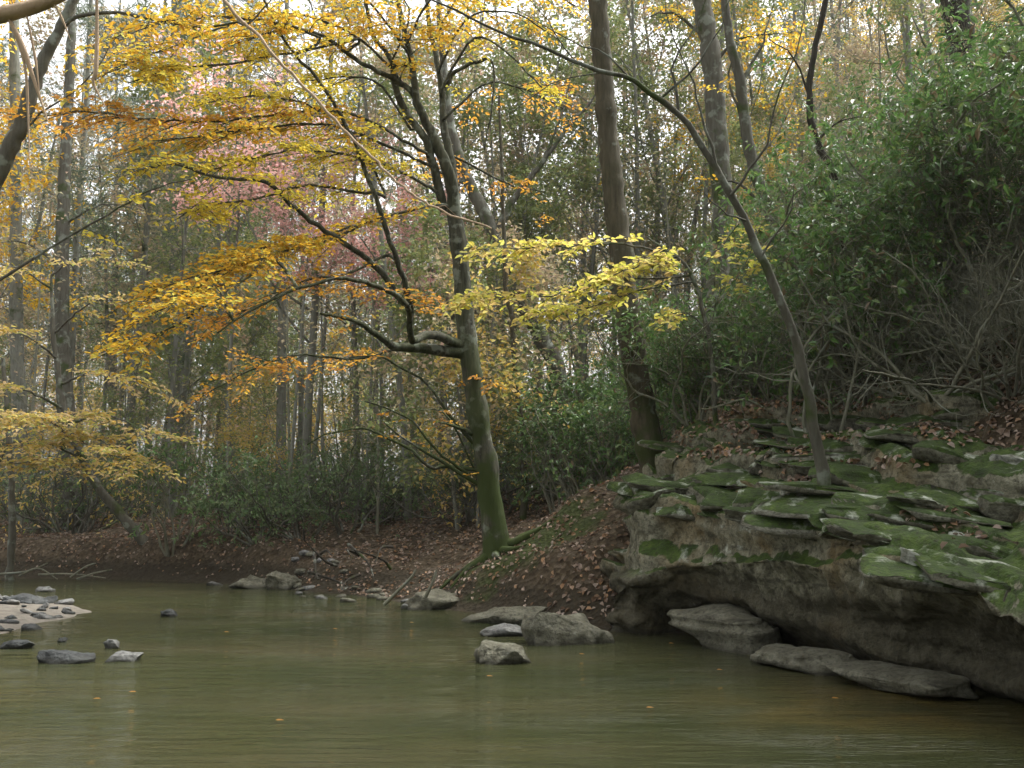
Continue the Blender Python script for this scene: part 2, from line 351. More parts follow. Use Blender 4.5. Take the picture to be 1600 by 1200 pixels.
# sandbar at the left
c0 = np.array([-11.5, 17.4, 0]); mb = MB(); n = 90
X, Y = np.meshgrid(np.linspace(-1, 1, n), np.linspace(-1, 1, n), indexing='ij')
ang = np.arctan2(Y, X); r = np.hypot(X, Y) / (1 + .12 * np.sin(3 * ang + 1) + .06 * np.sin(7 * ang))
Z = 0.42 * (1 - sstep(r * 1.05)) - 0.13 + 0.03 * fbm(np.stack([X * 4, Y * 4, X * 0], -1), 3, 8)
ii = (np.arange(n - 1)[:, None] * n + np.arange(n - 1)[None]).ravel()
BX = c0[0]
mb.add(np.stack([BX + X * 5.9 - Y * 9.6 * .35, c0[1] + Y * 9.6, Z], -1).reshape(-1, 3), np.stack([ii, ii + n, ii + n + 1, ii + 1], -1))
bar = tag(mb.build('sandbar', M_SAND), kind='structure')
def barz(x, y):
    a = (x - BX + .35 * (y - c0[1])) / 5.9; b = (y - c0[1]) / 9.6; an = math.atan2(b, a); rr = math.hypot(a, b) / (1 + .12 * math.sin(3 * an + 1) + .06 * math.sin(7 * an))
    t = min(1, max(0, rr * 1.05)); return 0.42 * (1 - t * t * (3 - 2 * t)) - 0.13

# ------------------------------------------------------------------ rock outcrop
#        px   foot  arc  lip  arcoff lipoff
STA = [(962, 986, 952, 930, -.02, .05), (975, 990, 925, 880, -.10, .05), (992, 994, 908, 796, -.2, .15), (1030, 996, 897, 788, -.3, .15),
       (1090, 1001, 890, 790, -.4, .1), (1150, 1014, 886, 798, -.45, .0), (1210, 1030, 884, 806, -.45, -.1), (1265, 1042, 894, 822, -.4, -.2),
       (1330, 1062, 926, 842, -.25, -.35), (1400, 1080, 972, 866, .05, -.5), (1470, 1092, 1005, 884, .3, -.55), (1540, 1112, 1020, 925, .45, -.55),
       (1610, 1138, 1030, 948, .5, -.5), (1720, 1180, 1060, 960, .5, -.4), (1900, 1260, 1120, 980, .5, -.3)]
rows = []
for k, (px, foot, arc, lip, ao, lo) in enumerate(STA):
    f = onwater(px, foot); d = f[1]; R = []
    R.append(f + np.array([0.9, 1.4, -.6])); R.append(f + np.array([.6, .95, 0]) * min(1, max(.1, (px - 960) / 80)))
    R.append(at(px, foot * .55 + arc * .45, d + .1 + .42 * min(1, max(0, (px - 970) / 80)) + ao * .5))
    R.append(at(px, arc + 4, d + .12 + ao)); R.append(at(px, arc - 6, d + ao))
    R.append(at(px, arc * .5 + lip * .5, d + ao * .45 + lo * .55)); R.append(at(px, lip + 5, d + lo)); R.append(at(px, lip - 3, d + lo + .15))
    sc = d / 11.0
    for dy, dd in ((20, .45), (26, .9), (52, 1.05), (60, 1.65), (88, 1.85), (98, 2.6), (128, 2.85), (136, 3.6), (165, 4.0), (190, 5.2)):
        kx = min(1.0, max(0.22, (px - 955) / 200.0))
        ex = 1 + .85 * min(1, max(0, (px - 1330) / 150))
        R.append(at(px, lip - dy * ex * kx / sc ** .5, d + lo + dd * ex ** .6 * (0.35 + .65 * kx)))
    R.append(R[-1] + np.array([.5, 1.5, -2.5])); rows.append(R)
rows = np.array(rows)
end = rows[0] + np.array([0.9, 1.6, 0]); end[:, 2] = rows[0][:, 2] * .8 - .1
far1 = rows[-1] + np.array([.9, -2.2, 0]); far2 = far1 + np.array([1.3, -2.4, 0]); cap = far2 + np.array([3.0, -.6, 0])
rows = np.concatenate([end[None], rows, far1[None], far2[None], cap[None]]); NS, NR = rows.shape[:2]
NU, NV = 350, 260
G = np.stack([spline(rows[:, j], NU) for j in range(NR)], 1)                     # NU x NR x 3
tv = np.concatenate([[0], np.cumsum(np.linalg.norm(np.diff(rows[8], axis=0), axis=1))]); tv /= tv[-1]
tt = np.linspace(0, 1, NV); G = np.stack([np.stack([np.interp(tt, tv, G[i, :, c]) for c in range(3)], -1) for i in range(NU)])
for _ in range(1): G[:, 1:-1] = .5 * G[:, 1:-1] + .25 * (G[:, 2:] + G[:, :-2])
du = np.gradient(G, axis=0); dv = np.gradient(G, axis=1); NN = nrm(np.cross(dv, du))
if (NN[NU // 2, NV // 3] @ np.array([-.5, -1, 0])) < 0: NN = -NN
bed = G[..., 2] + .34 * (G[..., 0] - 3) + .10 * (G[..., 1] - 12) + .12 * fbm(G * .9, 3, 21)       # tilted bedding
topw = sstep((tt[None, :] - .42) / .08) * np.ones((NU, 1))
lay = np.stack([bed * 3.6, G[..., 0] * .35, G[..., 1] * .35], -1); strata = vnoise(lay, 31) + .6 * vnoise(lay * 2.3, 32)
strata = np.tanh(strata * 4)
disp = (.06 + .09 * topw) * fbm(G * .75, 5, 41) + (.06 + .17 * topw) * strata + .045 * fbm(G * 5, 4, 45)
cell = vnoise(G * np.array([1.1, 1.1, 2.4]), 51); disp -= topw * .22 * np.exp(-(cell / .07) ** 2)    # dark joints between the ledges
edge = sstep(np.minimum(np.arange(NU), NU * 10)[:, None] / 6.0); disp += (1 - topw) * .05 * np.tanh(3 * vnoise(np.stack([bed * 6 + 3, G[..., 0] * .2, G[..., 1] * .2], -1), 71)); footw = sstep((tt[None, :] - .03) / .05)
G = G + NN * (disp * edge * footw)[..., None]
mb = MB(); ii = (np.arange(NU - 1)[:, None] * NV + np.arange(NV - 1)[None]).ravel()
mb.add(G.reshape(-1, 3), np.stack([ii, ii + 1, ii + NV + 1, ii + NV], -1))
outcrop = thing('rock_outcrop', 'huge mossy layered rock outcrop overhanging the water at the right bank', 'rock outcrop')
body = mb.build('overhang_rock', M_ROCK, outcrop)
BV_R = BVHTree.FromPolygons([tuple(p) for p in G.reshape(-1, 3)], [tuple(q) for q in np.concatenate(mb.Q)])
def hit(px, py):                              # where the sight line through a photo pixel meets the outcrop
    r = Vector(ray(px, py)).normalized(); h = BV_R.ray_cast(Vector((0, 0, CAMZ)), r); return h[0], h[1]
def topz(x, y):
    h = BV_R.ray_cast(Vector((x, y, 30)), Vector((0, 0, -1))); z = gz(x, y)
    return max(z, h[0].z) if h[0] is not None else z

_ico = {}
def ico(sub):
    if sub not in _ico:
        bm = bmesh.new(); bmesh.ops.create_icosphere(bm, subdivisions=sub, radius=1)
        bm.verts.ensure_lookup_table()
        _ico[sub] = (np.array([v.co[:] for v in bm.verts]), [[v.index for v in f.verts] for f in bm.faces]); bm.free()
    return _ico[sub]
def rock_mesh(name, seed, a, b, c, mat, p=.55, chops=7, rough=.06, sub=4, rz=0, ry=0, rx=0, layers=0.0):
    R = np.random.default_rng(seed); V, Fc = ico(sub)
    V = np.sign(V) * np.abs(V) ** p
    for _ in range(chops):
        n = nrm(R.normal(size=3)); h = R.uniform(.55, .95); d = V @ n; V = V - np.maximum(d - h, 0)[:, None] * n
    V = V * np.array([a, b, c]); s = min(a, b, c); n0 = nrm(V / np.array([a, b, c]) ** 2)
    V = V + n0 * (rough * s * 2.2 * fbm(V / max(a, b) * 2.4 + seed, 5, seed))[:, None]
    if layers: V[:, :2] *= (1 + layers * np.tanh(3 * vnoise(np.stack([V[:, 2] / c * 3.2, V[:, 0] * .3, V[:, 1] * .3], -1), seed)))[:, None]
    def rot(i, j, t):
        x, y = V[:, i].copy(), V[:, j].copy(); V[:, i] = x * math.cos(t) - y * math.sin(t); V[:, j] = x * math.sin(t) + y * math.cos(t)
    if rx: rot(1, 2, rx)
    if ry: rot(2, 0, ry)
    if rz: rot(0, 1, rz)
    me = bpy.data.meshes.new(name); me.from_pydata(V.tolist(), [], Fc); me.materials.append(mat)
    me.polygons.foreach_set('use_smooth', np.ones(len(Fc), bool)); return me
def rock(name, loc, *args, parent=None, **kw):
    o = bpy.data.objects.new(name, rock_mesh(name, *args, **kw)); COL.objects.link(o); o.location = tuple(loc)
    if parent is not None: o.parent = parent
    return o
# ledges of the outcrop: (px, py, half width px, half height px, material, tilt)
rg = np.random.default_rng(5)
LED = [(1225, 705, 42, 24, 0, .1), (1105, 745, 48, 26, 1, -.25), (1165, 735, 50, 18, 0, .1), (1140, 780, 60, 16, 0, .15), (1215, 765, 55, 20, 0, -.1),
       (1330, 690, 70, 16, 0, .1), (1390, 742, 85, 18, 0, .06), (1350, 772, 80, 14, 0, .1), (1440, 776, 42, 9, 1, .05), (1545, 628, 70, 30, 0, -.05),
       (1592, 722, 40, 34, 2, 0), (1545, 772, 45, 26, 1, .1), (1500, 705, 55, 24, 0, .1), (1050, 748, 34, 16, 0, -.3), (1118, 690, 46, 18, 0, -.2),
       (1165, 630, 30, 12, 0, 0), (1290, 720, 45, 12, 0, .1), (1420, 690, 60, 16, 0, .1), (1460, 650, 60, 18, 0, 0), (1360, 650, 55, 20, 0, .05),
       (1020, 780, 34, 16, 0, -.3), (1080, 790, 50, 12, 0, .1), (1275, 800, 50, 12, 0, .2), (1330, 815, 55, 11, 0, .3), (1395, 838, 45, 12, 0, .35),
       (1440, 872, 40, 12, 2, .5), (1530, 880, 50, 20, 1, .4), (1480, 815, 60, 14, 0, .15), (1580, 860, 50, 26, 0, .3), (1180, 800, 40, 9, 1, .15),
       (1060, 765, 36, 14, 0, -.1), (1260, 660, 40, 12, 0, 0), (1200, 660, 36, 12, 0, 0), (1585, 790, 40, 24, 0, .1), (1420, 800, 55, 10, 0, .15)]
LX, LY = [k[0] for k in STA], [k[3] for k in STA]
for _ in range(46):                            # thin stacked beds
    px = rg.uniform(1065, 1620); top = np.interp(px, [1000, 1060, 1150, 1300, 1600], [30, 90, 165, 185, 330]); LED.append((px, np.interp(px, LX, LY) - rg.uniform(14, top), rg.uniform(50, 120), rg.uniform(7, 15), int(rg.uniform() < .3) + int(rg.uniform() < .05), rg.uniform(-.02, .16)))
for i, (px, py, hw, hh, mk, tl) in enumerate(LED):
    h, nn = hit(px, py)
    if h is None: continue
    a = hw / F * h.y * 1.05; c = max(.07, hh / F * h.y * 1.1)
    rock('ledge', h + Vector((0, .55 * a, -.5 * c)), 100 + i, a, a * rg.uniform(.6, .85), c, (M_LEDGE, M_LEDGE2, M_WHITE)[mk],
         p=.3, chops=7, rough=.07, rz=rg.uniform(-.55, -.05), ry=tl + .04, rx=rg.uniform(.08, .36), layers=.06, parent=outcrop)

# boulders in and beside the water
def boulder(px0, px1, py_top, py_w, label, mat, seed, depth=.8, ry=0., rz=0., name='boulder', cat='boulder', group=None, p=.5, rx=0., z0=0., layers=.05, chops=16, bury=.42):
    f = onwater((px0 + px1) / 2, py_w, z0); a = (px1 - px0) / 2 / F * f[1]; hgt = (py_w - py_top) / F * f[1]
    c = hgt / (2 - 2 * bury)
    o = rock(name, (f[0], f[1] + a * depth * .3, z0 + hgt - c), seed, a, a * depth, c, mat, p=p, chops=chops, rough=.09, sub=5, ry=ry, rz=rz, rx=rx, layers=layers)
    return tag(o, label, cat, group)
boulder(818, 960, 957, 1006, 'large grey boulder at the water below the left end of the outcrop', M_STONE, 3, .8, .05, .2)
boulder(727, 834, 998, 1036, 'lone grey boulder with a slanting top out in the stream', M_STONE, 4, .7, .22, .1)
boulder(636, 738, 919, 951, 'pale tilted slab of rock leaning on the bank below the mossy tree', M_STONE, 14, .7, -.22, .3)
boulder(718, 865, 944, 972, 'low leaf strewn rock at the water between tilted slab and large boulder', M_STONE, 6, .6, -.05, .1)
boulder(733, 825, 977, 993, 'thin flat rock just above the water in front of the low leafy rock', M_SLATE2, 7, .7, 0, 0, p=.45)
def slab(p0, p1, b, c, zc, label, seed):
    a_, b_ = onwater(*p0), onwater(*p1); m = (a_ + b_) / 2; d = b_ - a_
    o = rock('flat_rock', (m[0], m[1], zc), seed, np.linalg.norm(d) / 2, b, c, M_STONE, p=.38, chops=6, rough=.1, sub=5, rz=math.atan2(d[1], d[0]), rx=.12, layers=.06)
    return tag(o, label, 'flat rock')
slab((1085, 1000), (1222, 1022), .5, .26, .2, 'brownish flat faced block under the outcrop beside the water', 8)
slab((1200, 1034), (1318, 1056), .3, .13, .07, 'flat grey slab at the water under the middle of the overhang', 9)
slab((1306, 1058), (1500, 1098), .3, .12, .07, 'longest flat slab at the water under the dark right part of the overhang', 10)
boulder(358, 420, 895, 919, 'ridged brown rock at the far waterline left of the rounded grey rock', M_STONE, 11, .8, .2, .4)
boulder(412, 475, 894, 921, 'rounded grey rock at the far waterline below the dark driftwood', M_STONE, 12, .8, -.1, .2)
boulder(322, 346, 908, 914, 'small white stone standing alone by the far bank', M_SLATE2, 13, .8)
boulder(526, 552, 916, 926, 'small white stone on the far gravel edge', M_WHITE, 15, .8)
boulder(246, 280, 950, 963, 'small dark domed stone alone in midstream', M_SLATE, 16, .8)
boulder(160, 188, 1001, 1013, 'small dark stone with a pale top just beyond the streaming slab', M_SLATE2, 17, .8)
boulder(55, 152, 1015, 1036, 'dark jagged low rock in the shallows at the left', M_SLATE, 18, .5, .06, .1)
boulder(152, 228, 1019, 1033, 'low wet grey slab barely above the water beside the jagged rock', M_SLATE2, 19, .6)
boulder(-10, 52, 1001, 1013, 'flat wet rock in the shallows at the left edge of the photo', M_SLATE, 20, .6)
boulder(86, 104, 997, 1004, 'tiny dark stone in the shallows near the sandbar', M_SLATE, 21, .8)
boulder(50, 84, 917, 924, 'flat pale grey stone in the water behind the sandbar', M_SLATE2, 22, .8)
rg = np.random.default_rng(8)
GB = [(20, 935, 28), (52, 950, 40), (88, 968, 24), (110, 962, 22), (130, 950, 26), (145, 953, 18), (98, 978, 20), (20, 985, 48), (120, 975, 18), (62, 962, 22),
      (10, 950, 30), (35, 968, 24), (78, 942, 18), (125, 938, 14), (45, 940, 18), (70, 982, 26), (140, 958, 14), (5, 970, 36), (108, 945, 22), (30, 955, 20), (90, 955, 16)]
GB += [(rg.uniform(-10, 135), rg.uniform(930, 992), rg.uniform(8, 30)) for _ in range(110)]
for i, (px, py, wd) in enumerate(GB):
    an, rr = rg.uniform(-1.5, 1.5), .66 * rg.uniform(.1, 1) ** .6
    p = (BX + 5.9 * rr * math.cos(an) - 9.6 * rr * math.sin(an) * .35, c0[1] + 9.6 * rr * math.sin(an)); z = barz(*p); a = wd / 2 / F * p[1] * 1.15
    o = rock('stone', (p[0], p[1], max(z, 0) + a * .12), 200 + i, a, a * rg.uniform(.6, 1), a * rg.uniform(.28, .5), (M_SLATE, M_SLATE, M_SLATE2)[i % 3], p=.5,
             chops=8, rough=.08, sub=3, rz=rg.uniform(-1, 1), ry=rg.uniform(-.4, .4))
    tag(o, 'flat angular slate stone lying among others on the sandbar', 'stone', 'slate stones on the sandbar')
for i in range(26):                            # cobbles along the far gravel edge
    px = rg.uniform(430, 640); py = np.interp(px, [430, 560, 640], [919, 932, 944]) + rg.uniform(-16, 1)
    p = onwater(px, py, .12); z = gz(p[0], p[1]); a = rg.uniform(.08, .2)
    o = rock('stone', (p[0], p[1], max(z, -.02) + .02), 300 + i, a, a * .8, a * .45, (M_STONE, M_SLATE2, M_STONE)[i % 3], p=.55, sub=2, rz=rg.uniform(-2, 2))
    tag(o, 'small grey cobble on the gravel edge below the far bank', 'stone', 'cobbles along the far bank')

# ------------------------------------------------------------------ leaf litter
def normal_at(x, y):
    e = .15; zx = (height(x + e, y) - height(x - e, y)) / (2 * e); zy = (height(x, y + e) - height(x, y - e)) / (2 * e)
    return nrm(np.stack([-zx, -zy, np.ones_like(zx)], -1))
R = np.random.default_rng(77); lit = Leaves()
N = 125000; y = R.uniform(8, 46, N); x = R.uniform(-.6, .8, N) * y
s, a = shore(x, y); keep = (s > .25) & (s < 26) & (R.uniform(size=N) < np.clip(1.3 - s / 30, .2, 1) * np.clip(.35 + s / 2.5, 0, 1))
keep &= R.uniform(-.9, .7, N) < vnoise(np.stack([x * 1.1, y * 1.1, x * 0], -1), 61) + .35
keep &= ~((np.hypot(x - .9, y - 19.4) < 1.3) & (R.uniform(size=N) < .4))
x, y = x[keep], y[keep]; z = height(x, y); nn = normal_at(x, y); n = len(x)
D = R.normal(size=(n, 3)); D -= (D * nn).sum(-1, keepdims=True) * nn
nn = nrm(nn + R.normal(size=(n, 3)) * .4); L = R.uniform(.045, .125, n)
lit.put(np.stack([x, y, z + .02], -1), D, nn, L, L * R.uniform(.5, .8, n), fold=.35)
# leaves caught on the outcrop's ledges
PATCH = [(1210, 640, 70, 30, 260), (1175, 690, 40, 22, 90), (1255, 735, 30, 45, 170), (1340, 728, 60, 10, 90), (1140, 655, 50, 22, 120), (1330, 640, 80, 24, 120),
         (1290, 690, 60, 10, 70), (1440, 660, 60, 20, 60), (1500, 670, 80, 20, 60), (1560, 680, 50, 12, 30), (1120, 710, 30, 10, 40), (1460, 810, 40, 14, 14), (1060, 690, 30, 20, 60), (1510, 840, 40, 20, 16), (1000, 760, 20, 12, 12)]
for px, py, rx, ry, cnt in PATCH:
    for _ in range(cnt * 2):
        h, hn = hit(px + R.normal() * rx * .6, py + R.normal() * ry * .6)
        if h is None or hn.z < .15 and abs(hn.z) < .15: continue
        nv = np.array(hn); nv = nv if nv[2] > 0 else -nv; nv = nrm(nv + R.normal(size=3) * .4 + np.array([0, 0, .5])); dd = R.normal(size=3); dd -= (dd @ nv) * nv
        L1 = R.uniform(.06, .11); lit.put(np.array(h) + nv * .02, dd[None], nv[None], L1, L1 * .65, fold=.35)
tag(lit.build('leaf_litter', LF_LITTER, smooth=False), 'brown fallen leaves covering the banks and ledges', 'leaf litter', kind='stuff')
for px, py in ((201, 1085), (1045, 1008), (1300, 1095), (520, 985), (905, 1025), (640, 975), (350, 990), (1120, 1050), (430, 1130), (1010, 1110), (760, 1060), (145, 1096)):
    p = onwater(px, py); lb = Leaves(); lb.put(np.zeros((1, 3)), np.array([[1, .2, 0]]), np.array([[0, -.1, 1]]), .07, .045, fold=.05)
    o = lb.build('fallen_leaf', LF_ORG, smooth=False); o.location = (p[0], p[1], .025)
    tag(o, 'single fallen orange leaf floating on the water', 'leaf', 'fallen leaves floating on the water')

# ------------------------------------------------------------------ trees: traced limbs with leafy sprays
UP = np.array([0, 0, 1.0]); DENS = 1.7
def spray(R, wood, leaf, p, d, L, ll, sp, droop=.25, tw=.006, wr=.5):
    d = nrm(d); n = 6; t = np.linspace(0, 1, n)[:, None]; side = nrm(np.cross(d, UP)); bend = R.normal() * .18
    S = p + d * t * L + side * bend * t * t * L - UP * droop * t * t * L + R.normal(size=(n, 3)) * .015 * L * t
    wood.tube(S, np.linspace(tw * (.6 + L), tw * .3, n), 3)
    k = max(3, int(L / .13)); sg = 1
    for q in range(k):
        tq = .12 + .85 * (q + R.uniform(0, .6)) / k; b = np.array([np.interp(tq, t[:, 0], S[:, c]) for c in range(3)]); sg = -sg
        dr = nrm(d * .75 + side * sg * R.uniform(.5, 1.0) + UP * R.normal() * .16 - UP * droop * .6 * tq)
        l2 = L * .5 * (1.05 - tq * .8) * R.uniform(.6, 1.2); m = max(2, int(l2 / sp))
        e = b + dr * l2; wood.tube(np.array([b, (b + e) / 2 + UP * .01, e]), [tw * .5, tw * .35, tw * .2], 3)
        ti = (np.arange(m) + R.uniform(.2, .8, m)) / m; P = b + dr * (ti * l2)[:, None]
        s2 = nrm(np.cross(dr, UP)); alt = np.where(np.arange(m) % 2, 1, -1)[:, None]
        D = dr * .7 + s2 * alt * .8 + R.normal(size=(m, 3)) * .25 - UP * .12
        Nn = UP + R.normal(size=(m, 3)) * .5; Ls = ll * R.uniform(.55, 1.25, m); leaf.put(P, D, Nn, Ls, Ls * wr)
def limb(R, wood, leaf, pts, r0, r1, sprays=0, L=(.6, 1.2), ll=.108, sp=.06, start=.25, droop=.25, sides=6, wob=.012, spread=1.0, attach=None):
    P = np.array([at(*q) for q in pts])
    if attach is not None:
        A = np.concatenate(attach); dist = np.linalg.norm(A - P[0], axis=1) + np.maximum(A[:, 2] - P[0][2], 0) * .4; P = np.vstack([A[int(np.argmin(dist))][None], P])
    ln = np.linalg.norm(np.diff(P, axis=0), axis=1).sum(); n = max(6, int(ln / .18))
    S = spline(P, n); S[1:-1] += R.normal(size=(n - 2, 3)) * wob
    t = np.linspace(0, 1, n); wood.tube(S, r0 + (r1 - r0) * t ** .8, sides)
    T = nrm(np.gradient(S, axis=0))
    for k in range(int(sprays * DENS * ln * (1 - start))):
        i = int((start + (1 - start) * R.uniform() ** .85) * (n - 1)); tg = T[i]; side = nrm(np.cross(tg, UP)) * R.choice([-1, 1])
        d = tg * R.uniform(.2, .9) + side * R.uniform(.3, 1.0) * spread + UP * R.normal() * .22; d[2] *= .55
        spray(R, wood, leaf, S[i], d, R.uniform(*L), ll, sp, droop)
    return S
def trunk(R, wood, pts, wpx, sides=12, flare=0.0, ground_it=True, wob=.01):
    P = [at(*q) for q in pts]; rr = [wq / 2 / F * q[2] for wq, q in zip(wpx, pts)]
    if ground_it:
        b = P[0]; z = topz(b[0], b[1]); P = [np.array([b[0], b[1], min(z, b[2]) - .3])] + P if b[2] > z - .1 else [b - np.array([0, 0, .3])] + P
        rr = [rr[0] * (1.25 + flare)] + rr
    P = np.array(P); n = max(12, int(np.linalg.norm(np.diff(P, axis=0), axis=1).sum() / .2)); S = spline(P, n)
    t = np.linspace(0, 1, n); rad = np.interp(t, np.linspace(0, 1, len(rr)), rr); S[1:-1] += R.normal(size=(n - 2, 3)) * wob
    rad = rad * (1 + .05 * R.normal(size=n)); wood.tube(S, rad, sides); return S

def finish(t, wood, leaf, bark, leafm, extra=()):
    wood.build('trunk', bark, t)
    if leaf is not None and leaf.n: leaf.build('crown', leafm, t, smooth=False)
    for lf, m in extra:
        if lf.n: lf.build('crown', m, t, smooth=False)

# --- the mossy leaning beech in the middle
R = np.random.default_rng(1); wd = MB(); gold, yel, org = Leaves(), Leaves(), Leaves()
D0 = 20.0
STEMS = []
STEMS.append(trunk(R, wd, [(778, 872, D0), (768, 790, D0), (757, 710, D0), (744, 630, D0), (735, 565, D0), (727, 500, D0), (722, 440, D0), (716, 380, D0), (708, 320, D0)],
      [44, 37, 34, 33, 32, 30, 28, 27, 23], 14, .25))
for k in range(9):                             # root flare
    a_ = k * .7 + R.uniform(0, .4); b = at(778, 868, D0); q = [b + np.array([0, 0, .25])]
    for r_ in (.3, .55, .85, 1.2):
        xx, yy = b[0] + r_ * math.cos(a_ + r_ * .2), b[1] + r_ * .7 * math.sin(a_ + r_ * .2); q.append(np.array([xx, yy, gz(xx, yy) + .08 - .06 * r_]))
    wd.tube(spline(q, 14), np.linspace(.13, .02, 14), 8)
px = lambda *a_: [(x, y_, d) for x, y_, d in a_]
def lin(pts, d0, d1):
    n = len(pts); return [(x, y_, d0 + (d1 - d0) * i / (n - 1)) for i, (x, y_) in enumerate(pts)]
STEMS.append(trunk(R, wd, lin([(712, 350), (706, 290), (689, 238), (668, 196), (650, 154), (643, 95), (630, 40), (615, -30), (590, -120)], 20, 19), [23, 21, 18, 15, 13, 11, 9, 7, 4], 8, 0, False))
STEMS.append(trunk(R, wd, lin([(712, 340), (706, 260), (694, 200), (690, 140), (682, 91), (671, 42), (666, -10), (650, -100)], 20, 20.5), [19, 16, 12, 10, 9, 8, 6, 4], 8, 0, False))
STEMS.append(trunk(R, wd, lin([(694, 330), (678, 259), (664, 217), (636, 178), (619, 140), (610, 92), (582, 55), (574, 15), (560, -60)], 20, 18.5), [15, 14, 13, 11, 10, 9, 7, 6, 3], 8, 0, False))
lb = lambda lf, pts, d0, d1, w0, w1, *a_, **k_: limb(R, wd, lf, lin(pts, d0, d1), w0 / 2 / F * d0, w1 / 2 / F * d1, *a_, **k_)
STEMS.append(lb(gold, [(643, 143), (600, 115), (560, 95), (520, 65), (470, 46), (420, 52), (388, 63)], 19.5, 16, 10, 3, 4, (.5, 1.1), start=.3))
STEMS.append(lb(gold, [(693, 147), (703, 119), (724, 105), (759, 93), (771, 105), (770, 160), (757, 235)], 20.5, 20, 9, 2, 0))
STEMS.append(lb(org, [(726, 552), (682, 546), (640, 543), (610, 538), (590, 522), (566, 508), (545, 498), (500, 490)], 20, 17.5, 21, 4, 1.2, (.4, .8), start=.55, sides=10))
STEMS.append(lb(org, [(726, 542), (696, 530), (671, 524), (650, 530), (643, 530), (641, 505), (633, 472), (594, 449), (552, 435), (500, 440), (420, 470), (340, 520)], 20, 15.5, 17, 3, 3.0, (.5, 1.0), start=.5, sides=10))
STEMS.append(lb(yel, [(641, 505), (640, 470), (624, 416), (601, 350), (570, 266), (552, 217), (504, 133), (455, 77), (420, 20), (400, -40)], 19.5, 16, 12, 3, 1.6, (.5, 1.0), start=.5))
STEMS.append(lb(yel, [(633, 475), (590, 420), (550, 387), (500, 355), (462, 327), (420, 287), (385, 280), (332, 276), (273, 257), (215, 265)], 19, 15, 11, 3, 4.2, (.5, 1.0), start=.45))
# golden layered ribbons
for lf, pts, d0, d1, dn in [
    (gold, [(650, 154), (560, 60), (440, 20), (330, 50), (240, 85), (180, 110)], 19.5, 15, 5),
    (yel, [(560, 60), (450, 85), (350, 100), (260, 110), (200, 130)], 18, 15, 5),
    (org, [(650, 230), (540, 175), (430, 180), (330, 190), (220, 185), (110, 175), (40, 190)], 19, 14.5, 4.5),
    (gold, [(630, 240), (520, 195), (420, 200), (330, 210), (240, 220)], 19, 15, 5),
    (yel, [(650, 280), (560, 245), (480, 235), (400, 245), (330, 265)], 19, 16, 5),
    (gold, [(690, 320), (600, 340), (500, 380), (420, 400), (340, 425), (265, 445)], 19.5, 15.5, 6),
    (gold, [(600, 340), (500, 370), (420, 385), (350, 415), (290, 470)], 19, 15.5, 5.5),
    (gold, [(340, 470), (290, 500), (230, 530), (160, 555)], 15.5, 14.5, 5.5),
    (org, [(640, 540), (560, 560), (470, 555), (400, 575), (330, 610)], 20, 17.5, 2.6),
    (gold, [(640, 90), (560, -10), (430, -40), (300, -30)], 19, 15, 4),
    (gold, [(640, 60), (680, -10), (760, -40), (860, -30)], 19, 18, 4),
    (yel, [(690, 140), (740, 60), (790, 80), (840, 130), (870, 150)], 20, 18.5, 2.2),
    (gold, [(690, 100), (730, 30), (800, 20), (870, 60)], 20, 19, 3),
    (org, [(700, 180), (760, 130), (820, 140), (880, 170)], 20, 21, 2),
    (org, [(680, 230), (740, 260), (800, 290), (850, 300)], 20, 20.5, 2.4),
    (gold, [(680, 60), (730, -20), (820, -30), (900, 10)], 20.5, 20, 3),
    (yel, [(600, 300), (540, 200), (470, 160), (400, 150), (330, 160)], 19, 16, 5),
    (yel, [(640, 200), (590, 130), (530, 120), (460, 130)], 19.5, 18, 4),
    (yel, [(560, 300), (480, 290), (400, 310), (330, 320), (280, 340)], 18.5, 16, 4.5),
    (gold, [(500, 60), (400, 30), (280, 30), (180, 60)], 17, 14, 5),
    (gold, [(610, 100), (640, 20), (600, -40)], 19, 18, 4),
    (gold, [(420, 400), (380, 440), (320, 450), (270, 480)], 16.5, 15, 5),
    (org, [(600, 400), (540, 430), (470, 440), (400, 480), (340, 500)], 19, 17, 3)]:
    lb(lf, pts, d0, d1, 6, 2, dn, (.5, 1.3), start=.2, attach=STEMS)
# bare low limbs with a few orange leaves
for pts, w0, dn in [([(742, 755), (696, 725), (673, 712), (640, 690), (600, 660)], 9, .5), ([(700, 728), (673, 729), (633, 697), (587, 676), (563, 669), (521, 676), (480, 695)], 8, .2),
                    ([(735, 740), (689, 711), (654, 669), (615, 641), (570, 627)], 6, .9), ([(738, 690), (700, 645), (668, 600), (633, 578), (594, 557), (545, 559)], 7, .7),
                    ([(740, 680), (710, 665), (685, 660)], 12, 2), ([(733, 600), (765, 590), (780, 620)], 3, 4), ([(745, 740), (700, 650), (650, 640)], 4, 1.2)]:
    lb(org, pts, 20, 19, w0, 2, dn, (.3, .6), start=.3, attach=STEMS[:4])
t = thing('beech_tree', 'leaning grey tree with mossy trunk and golden layered leaves at the middle of the bank', 'tree')
finish(t, wd, gold, BK_BEECH, LF_GOLD, ((yel, LF_YEL), (org, LF_ORG)))

